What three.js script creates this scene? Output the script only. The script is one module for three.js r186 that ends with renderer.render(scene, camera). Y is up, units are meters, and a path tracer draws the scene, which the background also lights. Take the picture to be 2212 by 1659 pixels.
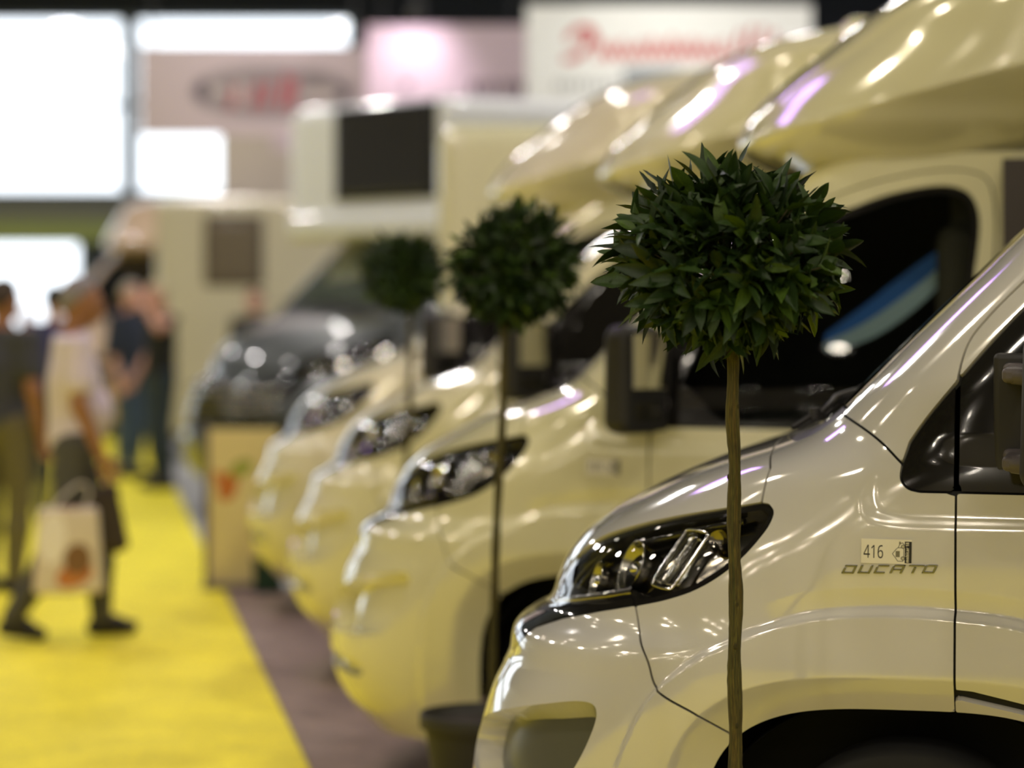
import * as THREE from 'three';
import { mergeGeometries } from 'three/addons/utils/BufferGeometryUtils.js';
import { RoundedBoxGeometry } from 'three/addons/geometries/RoundedBoxGeometry.js';
import { RectAreaLightUniformsLib } from 'three/addons/lights/RectAreaLightUniformsLib.js';
import { TextGeometry } from 'three/addons/geometries/TextGeometry.js';
import { FontLoader } from 'three/addons/loaders/FontLoader.js';

// ---------------------------------------------------------------- camera, sky, exposure
const scene = new THREE.Scene();
const EYE = 1.75, FOCAL = 6175;                       // eye height in metres, focal length in pixels of the 2212 x 1659 frame
const camera = new THREE.PerspectiveCamera(2 * Math.atan(1659 / 2 / FOCAL) * 180 / Math.PI, 2212 / 1659, 0.1, 200);
camera.position.set(0, EYE, 0);
camera.lookAt(0, EYE, -10);
camera.setViewOffset(2212, 1659, 0, 209.5, 2212, 1659);   // lens shifted: level camera, horizon above the middle
camera.focus = 6.25;
camera.userData.fStop = 1.5;
const renderer = new THREE.WebGLRenderer({ antialias: true });
renderer.toneMapping = THREE.LinearToneMapping;
renderer.toneMappingExposure = 0.58;
renderer.shadowMap.enabled = true;
scene.background = new THREE.Color().setRGB(0.86, 0.93, 1.0);    // overcast daylight outside the hall windows
scene.backgroundIntensity = 4.5;
RectAreaLightUniformsLib.init();

// large soft lamps of the hall ceiling: x, z, width, depth
const CEILING = 7.4;
const PANELS = [];
for (const z of [9, 2.6, -3.8, -10.2, -16.6, -23, -29.4, -36]) for (const x of [-9.5, -3.6, 2.3, 8.2]) PANELS.push([x, z, 0.44, 0.44]);
const PANEL_RADIANCE = 215, WARM = [1.0, 0.89, 0.72];
// small show spots hung on trusses: x, y, z, target x, y, z
const SPOTS = [];
{
  const aim = [[0.8, 1.2, -6.6], [0.6, 1.2, -9.5], [0.2, 1.2, -12.5], [-0.3, 1.2, -15]];
  let k = 0;
  for (const [z, y, xs] of [[-1.2, 4.6, [-4.5, -3.2, -1.9, -0.6, 0.9, 2.2, 3.6, 5.0]], [2.6, 4.9, [-5, -3.4, -1.5, 0.4, 2.0, 3.9, 5.6]], [6.5, 5.1, [-5.5, -3, -0.8, 1.2, 3.4, 5.8]], [-7.8, 5.2, [-5.4, -4.2, -3.2]], [-11.5, 5.2, [-5.6, -4.4, -3.4]], [-15.5, 5.2, [-6, -4.8]], [-4.2, 4.4, [-7.5, -6.3, -5.2]], [0.8, 4.3, [-8.5, -7.2, -6.1]], [4.4, 4.4, [-9.5, -8, -6.6, 6.8, 8.0]], [9.5, 4.6, [-6, -2, 2, 6]]])
    for (const x of xs) { const a = aim[z < -5 ? Math.min(3, (k % 2) + (z < -9 ? 2 : 1)) : k % 4]; SPOTS.push([x, y, z, ...a]); k++; }
}
const SPOT_CANDELA = 2.0;

// ---------------------------------------------------------------- helpers
let seed = 7;
const rnd = () => { seed = (seed * 1664525 + 1013904223) >>> 0; return seed / 4294967296; };
const rr = (a, b) => a + (b - a) * rnd();
const V = (x, y, z) => new THREE.Vector3(x, y, z);
const clamp = (x, a, b) => Math.min(b, Math.max(a, x));
const smooth = (a, b, x) => { const t = clamp((x - a) / (b - a), 0, 1); return t * t * (3 - 2 * t); };
const lin = (hex) => new THREE.Color(hex);
const taken = {};
function numbered(name) { taken[name] = (taken[name] ?? -1) + 1; return taken[name] ? `${name}_${String(taken[name]).padStart(3, '0')}` : name; }
function obj(name, geo, mat, parent) {
  const m = new THREE.Mesh(Array.isArray(geo) ? merge(geo) : geo, mat);
  m.castShadow = m.receiveShadow = true; m.name = name;
  if (parent) parent.add(m); else { m.name = numbered(name); scene.add(m); }
  return m;
}
function merge(list) {
  return mergeGeometries(list.map((g) => { const h = g.index ? g.toNonIndexed() : g.clone(); for (const k of Object.keys(h.attributes)) if (!['position', 'normal', 'uv'].includes(k)) h.deleteAttribute(k); if (!h.attributes.uv) h.setAttribute('uv', new THREE.BufferAttribute(new Float32Array(h.attributes.position.count * 2), 2)); return h; }));
}
function thing(name, label, category, pos = [0, 0, 0], turn = 0, group) {
  const o = new THREE.Group(); o.name = numbered(name); scene.add(o);
  o.position.set(...pos); o.rotation.y = turn; tag(o, label, category, group);
  return o;
}
function tag(o, label, category, group) { Object.assign(o.userData, { label, category }); if (group) o.userData.group = group; return o; }
function struct(name, geo, mat, parent, label, category) {
  const m = obj(name, geo, mat, parent);
  if (!parent) { m.userData.kind = 'structure'; if (label) { m.userData.label = label; m.userData.category = category; } }
  return m;
}
function grp(name, parent) { const g = new THREE.Group(); g.name = name; parent.add(g); return g; }
function box(w, h, d, x = 0, y = 0, z = 0) { const g = new THREE.BoxGeometry(w, h, d); g.translate(x, y, z); return g; }
function rbox(w, h, d, r, x = 0, y = 0, z = 0, seg = 4) { const g = new RoundedBoxGeometry(w, h, d, seg, r); g.translate(x, y, z); return g; }
function cyl(r0, r1, h, x, y, z, n = 20) { const g = new THREE.CylinderGeometry(r0, r1, h, n); g.translate(x, y, z); return g; }
function tube(pts, r, n = 8, seg) { return new THREE.TubeGeometry(new THREE.CatmullRomCurve3(pts.map((p) => V(...p))), seg ?? pts.length * 4, r, n); }
function bar(a, b, r, n = 8) { return new THREE.TubeGeometry(new THREE.LineCurve3(V(...a), V(...b)), 1, r, n); }
function place(px, py, d) { return [(px - 1106) / FOCAL * d, EYE - (py - 620) / FOCAL * d, -d]; }   // survey helper: a sighting and its distance -> metres

// ---------------------------------------------------------------- materials
function noiseTex(n, fn, srgb, repeat) {
  const d = new Uint8Array(n * n * 4);
  for (let j = 0; j < n; j++) for (let i = 0; i < n; i++) { const c = fn(i / n, j / n); const k = (j * n + i) * 4; d[k] = c[0]; d[k + 1] = c[1]; d[k + 2] = c[2]; d[k + 3] = 255; }
  const t = new THREE.DataTexture(d, n, n); t.wrapS = t.wrapT = THREE.RepeatWrapping; t.magFilter = THREE.LinearFilter; if (srgb) t.colorSpace = THREE.SRGBColorSpace;
  if (repeat) t.repeat.set(...repeat); t.needsUpdate = true; return t;
}
// tileable value noise
function valueNoise(cells) { const g = Array.from({ length: cells * cells }, rnd); return (u, v) => { const x = u * cells, y = v * cells, i = Math.floor(x), j = Math.floor(y), a = x - i, b = y - j, s = a * a * (3 - 2 * a), t = b * b * (3 - 2 * b), q = (p, r) => g[((r % cells + cells) % cells) * cells + (p % cells + cells) % cells]; return (q(i, j) * (1 - s) + q(i + 1, j) * s) * (1 - t) + (q(i, j + 1) * (1 - s) + q(i + 1, j + 1) * s) * t; }; }
const n8 = valueNoise(8), n32 = valueNoise(32), n128 = valueNoise(128);
function carpetMat(r, g, b, vary) {
  const map = noiseTex(256, (u, v) => { const k = 1 + vary * (0.5 * n8(u, v) + 0.4 * n32(u, v) + 0.6 * n128(u, v) - 0.75); return [clamp(r * k, 0, 255), clamp(g * k, 0, 255), clamp(b * k, 0, 255)]; }, true, [0.6, 0.6]);
  const bump = noiseTex(256, (u, v) => { const k = 255 * n128(u, v); return [k, k, k]; }, false, [2, 2]);
  return new THREE.MeshStandardMaterial({ map, bumpMap: bump, bumpScale: 0.002, roughness: 0.78 });
}
const std = (rgb, rough = 0.6, metal = 0, extra = {}) => new THREE.MeshPhysicalMaterial({ color: new THREE.Color().setRGB(...rgb), roughness: rough, metalness: metal, ...extra });
const paint = (rgb, metal = 0, rough = 0.42) => std(rgb, rough, metal, { clearcoat: 1, clearcoatRoughness: 0.02, ior: 1.6 });
const M = {
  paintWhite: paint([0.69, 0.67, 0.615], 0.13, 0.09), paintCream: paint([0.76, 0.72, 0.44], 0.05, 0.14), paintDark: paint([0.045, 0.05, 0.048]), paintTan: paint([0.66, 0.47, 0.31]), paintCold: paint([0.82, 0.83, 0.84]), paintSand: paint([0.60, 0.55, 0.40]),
  gloss: std([0.012, 0.011, 0.010], 0.08, 0, { clearcoat: 1, clearcoatRoughness: 0.02 }),
  black: std([0.008, 0.008, 0.008], 0.75), plastic: std([0.02, 0.018, 0.017], 0.55), plasticGrey: std([0.10, 0.085, 0.085], 0.5),
  rubber: std([0.012, 0.012, 0.012], 0.85), glassDark: std([0.010, 0.009, 0.008], 0.04, 0, { clearcoat: 1, clearcoatRoughness: 0.0 }),
  glassTint: std([0.62, 0.66, 0.63], 0, 0, { transmission: 1, thickness: 0, ior: 1.5 }),
  lens: std([1, 1, 1], 0, 0, { transmission: 1, thickness: 0, ior: 1.5 }),
  chrome: std([0.75, 0.74, 0.72], 0.08, 1), chromeDark: std([0.28, 0.26, 0.22], 0.12, 1), chromeSoft: std([0.45, 0.44, 0.40], 0.22, 1), acrylic: std([0.95, 0.97, 0.92], 0.03, 0, { transmission: 1, thickness: 0.01, ior: 1.49 }),
  alloy: std([0.35, 0.35, 0.35], 0.35, 0.8), mirror: std([0.85, 0.85, 0.87], 0.02, 1),
  blueBlind: std([0.03, 0.2, 0.8], 0.5), paleBlind: std([0.55, 0.75, 0.9], 0.5),
  cab: std([0.03, 0.028, 0.025], 0.9), badge: std([0.36, 0.36, 0.36], 0.14, 1), fogGrey: std([0.10, 0.10, 0.075], 0.3), glassGreen: std([0.085, 0.10, 0.075], 0.04, 0, { clearcoat: 1 }), gapPanel: std([0.05, 0.04, 0.034], 0.6),
};

// ---------------------------------------------------------------- setting: hall
const slab = (x0, x1, y0, y1, z0, z1) => box(x1 - x0, y1 - y0, z1 - z0, (x0 + x1) / 2, (y0 + y1) / 2, (z0 + z1) / 2);
const X0 = -24, X1 = 18, ZB = -45, ZF = 14;
const concrete = carpetMat(156, 155, 154, 0.15);
struct('floor', slab(X0 - 0.3, X1 + 0.3, -0.3, -0.012, ZB - 0.4, ZF + 0.3), concrete);
const aisleEdge = (z) => -0.734 + 0.1515 * (z + 10.4);
function floorSheet(pts, top, mat, name, label) {          // a carpet of 12 mm with its own edge, outline in metres (x, z)
  const s = new THREE.Shape(pts.map(([x, z]) => new THREE.Vector2(x, -z)));
  const g = new THREE.ExtrudeGeometry(s, { depth: 0.012, bevelEnabled: false }); g.rotateX(-Math.PI / 2); g.translate(0, top - 0.012, 0);
  return struct(name, g, mat, null, label, 'carpet');
}
floorSheet([[-5.0, ZF - 3], [aisleEdge(ZF - 3), ZF - 3], [aisleEdge(-2.7), -2.7], [11, -0.27], [11, -3.79], [-0.125, -6.359], [aisleEdge(-44), -44], [aisleEdge(-44) - 7.5, -44], [aisleEdge(-15) - 7, -15]], 0.0, carpetMat(240, 224, 36, 0.16), 'floor_aisle_carpet', 'bright yellow carpet of the aisle where the visitors walk');
floorSheet([[-0.12, -6.365], [11, -3.796], [12, -3.796], [12, -16.6], [aisleEdge(-16.6) + 0.004, -16.6]], 0.0, carpetMat(138, 118, 104, 0.3), 'floor_stand_carpet', 'brown grey carpet under the row of motorhomes');
const wallNavy = std([0.018, 0.023, 0.034], 0.8), wallGrey = std([0.22, 0.225, 0.215], 0.8), wallOlive = std([0.38, 0.44, 0.17], 0.8), wallBeige = std([0.56, 0.52, 0.44], 0.85);
struct('ceiling', slab(X0 - 0.3, X1 + 0.3, CEILING, CEILING + 0.3, ZB - 0.4, ZF + 0.3), wallNavy);
// back wall around its openings: two rows of glazing
const WX1 = -2.45, UY0 = 3.2, UY1 = 6.03, LY0 = 0.1, LY1 = 2.5;
struct('wall_back', [slab(X0, X1, UY1, CEILING, ZB - 0.4, ZB), slab(WX1, X1, 0, UY1, ZB - 0.4, ZB), slab(X0, WX1, LY1, UY0, ZB - 0.4, ZB), slab(X0, WX1, -0.012, LY0, ZB - 0.4, ZB), slab(-6.7, WX1, LY0, LY1, ZB - 0.4, ZB)], wallNavy);
struct('trim_1', slab(X0, WX1, 2.78, 3.14, ZB, ZB + 0.05), wallGrey);
struct('trim_2', slab(X0, WX1, 2.46, 2.78, ZB, ZB + 0.05), wallOlive);
struct('wall_left', slab(X0 - 0.3, X0, -0.012, CEILING, ZB - 0.4, ZF), wallBeige);
struct('wall_right', slab(X1, X1 + 0.3, -0.012, CEILING, ZB - 0.4, ZF), wallBeige);
struct('wall_front', slab(X0, X1, -0.012, CEILING, ZF, ZF + 0.3), wallBeige);
const frameMat = std([0.16, 0.19, 0.23], 0.5, 0.3), pane = std([1, 1, 1], 0, 0, { transmission: 1, thickness: 0, ior: 1.35 });
function windowRow(name, x0, x1, y0, y1, step, rails) {
  const w = new THREE.Group(); w.name = name; w.userData.kind = 'structure'; scene.add(w);
  const n = Math.round((x1 - x0) / step), wd = (x1 - x0) / n;
  for (let i = 0; i < n; i++) obj('pane', slab(x0 + i * wd + 0.05, x0 + (i + 1) * wd - 0.05, y0 + 0.05, y1 - 0.05, ZB - 0.21, ZB - 0.2), pane, w);
  for (let i = 0; i <= n; i++) obj('mullion', slab(x0 + i * wd - 0.13, x0 + i * wd + 0.13, y0, y1, ZB - 0.3, ZB - 0.12), frameMat, w);
  for (const y of [y0 + 0.03, y1 - 0.03, ...rails]) obj('rail', slab(x0, x1, y - 0.035, y + 0.035, ZB - 0.28, ZB - 0.14), frameMat, w);
}
windowRow('window_1', X0 + 0.1, WX1 - 0.02, UY0, UY1, 3.87, [4.62]);
windowRow('window_2', X0 + 0.1, -6.72, LY0, LY1, 2.6, []);

// ---------------------------------------------------------------- lamps
const lampHousing = std([0.05, 0.05, 0.055], 0.5, 0.3);
PANELS.forEach(([x, z, w, d], i) => {
  const t = thing('ceiling_light_panel', 'square light panel recessed in the dark hall ceiling', 'ceiling light', [x, CEILING, z], 0, 'light panels of the hall ceiling');
  obj('housing', [slab(-w / 2 - 0.04, w / 2 + 0.04, -0.05, 0.02, -d / 2 - 0.04, -d / 2), slab(-w / 2 - 0.04, w / 2 + 0.04, -0.05, 0.02, d / 2, d / 2 + 0.04), slab(-w / 2 - 0.04, -w / 2, -0.05, 0.02, -d / 2, d / 2), slab(w / 2, w / 2 + 0.04, -0.05, 0.02, -d / 2, d / 2)], lampHousing, t);
  const tone = z < -15 ? [1.0, 0.96, 0.92] : WARM;            // the far bays have whiter tubes
  const em = new THREE.MeshStandardMaterial({ color: 0xffffff, emissive: new THREE.Color().setRGB(...tone), emissiveIntensity: 40 });
  obj('diffuser', slab(-w / 2, w / 2, -0.02, 0.0, -d / 2, d / 2), em, t);
  const L = new THREE.RectAreaLight(new THREE.Color().setRGB(...tone), z < -15 ? PANEL_RADIANCE * 1.7 : PANEL_RADIANCE, w, d);
  L.position.set(x, CEILING - 0.055, z); L.lookAt(x, 0, z); scene.add(L);
});
const bulbMat = new THREE.MeshStandardMaterial({ color: 0xffffff, emissive: new THREE.Color().setRGB(1, 0.9, 0.76), emissiveIntensity: 140 });
const headGeo = new THREE.LatheGeometry([[0.0, -0.16], [0.05, -0.155], [0.065, -0.1], [0.075, 0.0], [0.09, 0.06], [0.085, 0.06], [0.07, 0.0], [0.0, -0.06]].map((p) => new THREE.Vector2(...p)), 18);
const bulbGeo = new THREE.SphereGeometry(0.04, 14, 10);
SPOTS.forEach(([x, y, z, tx, ty, tz]) => {
  const t = thing('show_spotlight', 'black spotlight head hung from the overhead truss', 'spotlight', [x, y, z], 0, 'spotlights above the stand');
  const dir = V(tx - x, ty - y, tz - z).normalize();
  const q = new THREE.Quaternion().setFromUnitVectors(V(0, 1, 0), dir);
  const h = obj('housing', headGeo, lampHousing, t); h.quaternion.copy(q);
  const b = obj('bulb', bulbGeo, bulbMat, t); b.position.copy(dir.clone().multiplyScalar(0.045));
  obj('hanger', bar([0, 0.08, 0], [0, CEILING - y, 0], 0.012, 6), lampHousing, t);
  const L = new THREE.SpotLight(new THREE.Color().setRGB(1, 0.88, 0.7), SPOT_CANDELA, 0, 0.62, 0.6, 2);
  L.position.set(x + dir.x * 0.045, y + dir.y * 0.045, z + dir.z * 0.045); L.target.position.set(tx, ty, tz); L.castShadow = true; L.shadow.radius = 2;
  scene.add(L, L.target);
});

// ---------------------------------------------------------------- van cab: one surface, cut into panels
function table(pts, sigma) {                                 // smoothed curve through points, as a lookup
  const n = 1100, lo = pts[0][0], hi = pts[pts.length - 1][0], v = new Float64Array(n);
  const m = pts.map((p, i) => i === 0 ? (pts[1][1] - p[1]) / (pts[1][0] - p[0]) : i === pts.length - 1 ? (p[1] - pts[i - 1][1]) / (p[0] - pts[i - 1][0]) : (pts[i + 1][1] - pts[i - 1][1]) / (pts[i + 1][0] - pts[i - 1][0]));
  const at = (x) => { let i = 0; while (i < pts.length - 2 && x > pts[i + 1][0]) i++; const [xa, ya] = pts[i], [xb, yb] = pts[i + 1], h = xb - xa, t = clamp((x - xa) / h, 0, 1), t2 = t * t, t3 = t2 * t; return (2 * t3 - 3 * t2 + 1) * ya + (t3 - 2 * t2 + t) * h * m[i] + (3 * t2 - 2 * t3) * yb + (t3 - t2) * h * m[i + 1]; };
  const step = (hi - lo) / (n - 1), R = Math.ceil(3 * sigma / step);
  for (let k = 0; k < n; k++) { let a = 0, b = 0; for (let j = -R; j <= R; j++) { const w = Math.exp(-0.5 * (j * step / sigma) ** 2), x = lo + (k + j) * step; const val = x < lo ? 2 * at(lo) - at(2 * lo - x) : x > hi ? 2 * at(hi) - at(2 * hi - x) : at(x); a += w * val; b += w; } v[k] = a / b; }
  return (x) => { const f = clamp((x - lo) / step, 0, n - 1.001), i = Math.floor(f), t = f - i; const p = (q) => v[clamp(q, 0, n - 1)], c = p(i - 1), d = p(i), e = p(i + 1), g = p(i + 2); return d + 0.5 * t * (e - c + t * (2 * c - 5 * d + 4 * e - g + t * (3 * (d - e) + g - c))); };
}
const CF = table([[0.18, -0.03], [0.28, -0.125], [0.38, -0.174], [0.48, -0.188], [0.58, -0.178], [0.68, -0.155], [0.76, -0.130], [0.83, -0.097], [0.87, -0.094], [0.905, -0.08], [0.935, -0.02], [0.965, 0.006], [1.02, 0.022], [1.09, 0.060], [1.16, 0.132], [1.235, 0.264], [1.31, 0.43], [1.365, 0.60], [1.40, 0.69], [1.45, 0.762], [1.54, 0.853], [1.66, 0.974], [1.78, 1.099], [1.90, 1.222], [2.05, 1.40], [2.2, 1.62]], 0.011);
const CW = table([[0.18, 0.92], [0.4, 0.99], [0.65, 1.022], [0.85, 1.034], [1.0, 1.022], [1.12, 1.022], [1.25, 1.014], [1.4, 0.99], [1.6, 0.955], [1.9, 0.895], [2.2, 0.83]], 0.04);
const CL = table([[0.18, 0.55], [0.5, 0.60], [0.8, 0.68], [1.05, 0.78], [1.25, 0.78], [1.4, 0.60], [1.5, 0.48], [1.7, 0.42], [2.2, 0.38]], 0.035);
const CN = table([[0.18, 2.6], [0.6, 2.7], [1.0, 2.5], [1.2, 2.6], [1.33, 3.2], [1.45, 3.8], [1.6, 3.6], [2.2, 3.4]], 0.035);
function polySD(poly) {                                       // signed distance to a closed outline, negative inside
  const n = poly.length;
  return (x, y) => {
    let d = 1e9, inside = false;
    for (let i = 0, j = n - 1; i < n; j = i++) {
      const ax = poly[i][0], ay = poly[i][1], bx = poly[j][0], by = poly[j][1], ex = bx - ax, ey = by - ay, wx = x - ax, wy = y - ay;
      const t = clamp((wx * ex + wy * ey) / (ex * ex + ey * ey), 0, 1), dx = wx - ex * t, dy = wy - ey * t; d = Math.min(d, dx * dx + dy * dy);
      if ((ay > y) !== (by > y) && x < (bx - ax) * (y - ay) / (by - ay) + ax) inside = !inside;
    }
    return inside ? -Math.sqrt(d) : Math.sqrt(d);
  };
}
function soft(pts, closed = false, per = 6) {                  // rounded polyline
  const c = new THREE.CatmullRomCurve3(pts.map(([x, y]) => V(x, y, 0)), closed, 'centripetal');
  return c.getPoints(pts.length * per).map((p) => [p.x, p.y]).slice(0, closed ? -1 : undefined);
}
const lineHeadTop = [[0.047, 0.951], [0.058, 0.988], [0.105, 1.048], [0.158, 1.094], [0.215, 1.131], [0.313, 1.168], [0.430, 1.200], [0.553, 1.226], [0.649, 1.245]];
const headTip = [[0.669, 1.243], [0.680, 1.229], [0.673, 1.203], [0.647, 1.166], [0.610, 1.125], [0.561, 1.084], [0.499, 1.047], [0.430, 1.021], [0.347, 0.999]];
const trimLow = [[-0.4, 0.838], [-0.06, 0.838], [-0.012, 0.850], [0.027, 0.889], [0.057, 0.914], [0.135, 0.943], [0.252, 0.976], [0.347, 0.999]];
const bumperSeam = [[0.347, 0.999], [0.372, 0.921], [0.395, 0.877], [0.418, 0.819], [0.518, 0.762], [0.614, 0.698]];
const pillarSeam = soft([[0.981, 1.347], [0.937, 1.387], [0.889, 1.418], [0.843, 1.439], [0.794, 1.455]], false, 4);
const hoodSeam = [[0.652, 1.245], [0.655, 1.274], [0.662, 1.325], [0.641, 1.365]];
const doorCurve = soft([[1.105, 1.40], [1.103, 1.506], [1.111, 1.569], [1.130, 1.627], [1.166, 1.675], [1.251, 1.763], [1.40, 1.895], [1.55, 1.99], [1.7, 2.055], [1.9, 2.115], [2.12, 2.14], [2.21, 2.11], [2.24, 2.02], [2.24, 1.8], [2.235, 1.3]], false, 4);
const POLY = {
  headlight: polySD([...soft(lineHeadTop), ...soft(headTip), [0.335, 1.022], [0.06, 0.956]]),
  trim: polySD([...soft(trimLow.slice(1), false, 4), [0.335, 1.016], [0.222, 0.989], [0.066, 0.944], [-0.034, 0.915], [-0.4, 0.908], [-0.4, 0.838]]),
  bumper: polySD([[-0.5, 0.1], ...trimLow, ...soft(bumperSeam.slice(1)), [0.75, 0.64], [0.75, 0.1]]),
  hood: polySD([[-0.5, 0.93], [-0.034, 0.93], ...soft(lineHeadTop), ...hoodSeam, [0.62, 1.40], [0.2, 1.7], [-0.5, 1.7]]),
  fender: polySD([...soft(bumperSeam), [0.75, 0.64], [0.75, 0.5], [1.105, 0.5], [1.105, 1.42], ...pillarSeam, [0.70, 1.51], [0.5, 1.51], ...hoodSeam.slice().reverse(), [0.5, 1.13]]),
  pillar: polySD([[0.60, 1.53], ...pillarSeam.slice().reverse(), [1.09, 1.40], ...doorCurve, [2.4, 1.3], [2.4, 2.4], [0.60, 2.4]]),
  door: polySD([[1.105, 0.836], [1.143, 0.833], [1.259, 0.806], [1.36, 0.765], [1.44, 0.70], [1.485, 0.6], [1.50, 0.45], [1.52, 0.40], [2.235, 0.40], ...doorCurve.slice().reverse()]),
  sill: polySD([[1.105, 0.815], [1.259, 0.782], [1.35, 0.742], [1.42, 0.684], [1.46, 0.6], [1.475, 0.45], [1.50, 0.378], [2.4, 0.378], [2.4, 0.1], [1.105, 0.1]]),
  glass: polySD([...soft([[0.981, 1.347], [0.980, 1.311], [0.995, 1.292], [1.022, 1.284]]), [1.6, 1.28], [2.10, 1.28], ...soft([[2.14, 1.29], [2.155, 1.33], [2.17, 1.75], [2.185, 1.99], [2.15, 2.06], [2.08, 2.085], [1.9, 2.06], [1.77, 2.015], [1.66, 1.975], [1.55, 1.925], [1.4, 1.83], [1.253, 1.702], [1.189, 1.633], [1.112, 1.543], [1.034, 1.447], [0.997, 1.394]])]),
  fog: polySD(soft([[-0.115, 0.655], [-0.06, 0.695], [0.02, 0.728], [0.089, 0.748], [0.232, 0.775], [0.263, 0.768], [0.270, 0.748], [0.255, 0.697], [0.215, 0.62], [0.175, 0.57], [0.10, 0.55], [0.0, 0.545], [-0.10, 0.545], [-0.135, 0.58]], true)),
  slot: polySD(soft([[-0.15, 0.42], [-0.05, 0.405], [0.06, 0.40], [0.085, 0.425], [0.06, 0.452], [-0.05, 0.462], [-0.15, 0.47]], true)),
  flare: polySD([[0.30, 0.1], [0.305, 0.5], ...soft([[0.318, 0.632], [0.353, 0.718], [0.388, 0.784], [0.439, 0.844], [0.515, 0.905], [0.583, 0.941], [0.668, 0.977], [0.775, 1.007], [0.881, 1.019], [0.997, 1.022], [1.106, 1.017], [1.259, 0.998], [1.42, 0.94], [1.55, 0.84], [1.63, 0.70]]), [1.66, 0.5], [1.67, 0.1]]),
  scallop: polySD([...soft([[0.93, 1.42], [0.905, 1.34], [0.89, 1.27], [0.905, 1.225], [0.96, 1.205], [1.1, 1.20]]), [2.3, 1.195], [2.3, 1.6], [1.0, 1.6]]),
};
const ARCH = [0.990, 0.37, 0.475, 0.413, 3.4];
const archK = (x, y) => { const [cx, cy, a, b, n] = ARCH, dx = Math.abs(x - cx) / a, dy = Math.max(0, y - cy) / b; return Math.pow(dx ** n + dy ** n, 1 / n); };
const archD = (x, y) => (archK(x, y) - 1) * 0.435;
function bodyBump(x, y) {                                     // pressed-in forms of the sheet metal, metres outward
  const f = POLY.flare(x, y); let d = 0;
  const w = 0.020 * smooth(0.3, 0.6, x) + 0.005;
  const dip = 0.011 * smooth(0.55, 0.95, x) * smooth(1.9, 1.4, x), lip = 0.017 * smooth(1.75, 1.5, x);
  d += f >= 0 ? -dip * Math.max(0, 1 - f / 0.042) : -dip + (lip + dip) * smooth(0, w, -f);
  const q = archD(x, y); if (q < 0.082 && q > -0.05 && y > 0.2) d -= 0.042 * clamp((0.082 - q) / 0.082, 0, 1.4) * smooth(0.2, 0.6, y);
  d -= 0.007 * smooth(0.01, -0.035, POLY.scallop(x, y)) * smooth(1.42, 1.34, y);
  return d;
}
function surfaceGrid(S, ys, nf, ns) {
  const nt = nf + ns + 1, ny = ys.length, P = new Float32Array(nt * ny * 3), Nn = new Float32Array(nt * ny * 3);
  const base = new Float32Array(nt * ny * 3), nb = new Float32Array(nt * ny * 3);
  ys.forEach((y, j) => {
    const F = S.F(y), L = S.L(y), W = S.W(y), n = S.N(y);
    for (let i = 0; i < nt; i++) {
      let x, z;
      if (i <= nf) { const ph = (i / nf) * Math.PI / 2; x = F + L * (1 - Math.pow(Math.cos(ph), 2 / n)); z = W * Math.pow(Math.sin(ph), 2 / n); if (i === nf) { x = F + L; z = W; } }
      else { x = F + L + (S.end - F - L) * (i - nf) / ns; z = W; }
      if (S.inset) z -= S.inset(x, y, z);
      base.set([x, y, Math.max(z, 0)], (j * nt + i) * 3);
    }
  });
  const normals = (A, B) => {
    for (let j = 0; j < ny; j++) for (let i = 0; i < nt; i++) {
      const i0 = Math.max(0, i - 1), i1 = Math.min(nt - 1, i + 1), j0 = Math.max(0, j - 1), j1 = Math.min(ny - 1, j + 1);
      const a = (j * nt + i1) * 3, b = (j * nt + i0) * 3, c = (j1 * nt + i) * 3, d = (j0 * nt + i) * 3;
      const ux = A[a] - A[b], uy = A[a + 1] - A[b + 1], uz = A[a + 2] - A[b + 2], vx = A[c] - A[d], vy = A[c + 1] - A[d + 1], vz = A[c + 2] - A[d + 2];
      let nx = uy * vz - uz * vy, nyy = uz * vx - ux * vz, nz = ux * vy - uy * vx; if (i === 0) nz = 0;
      const l = Math.hypot(nx, nyy, nz) || 1; B.set([nx / l, nyy / l, nz / l], (j * nt + i) * 3);
    }
  };
  normals(base, nb);
  for (let k = 0; k < nt * ny; k++) { const b = S.bump ? S.bump(base[k * 3], base[k * 3 + 1], base[k * 3 + 2]) : 0; for (let c = 0; c < 3; c++) P[k * 3 + c] = base[k * 3 + c] + nb[k * 3 + c] * b; if (k % nt === 0) P[k * 3 + 2] = 0; }
  normals(P, Nn);
  return { nt, ny, P, N: Nn, base };
}
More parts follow.
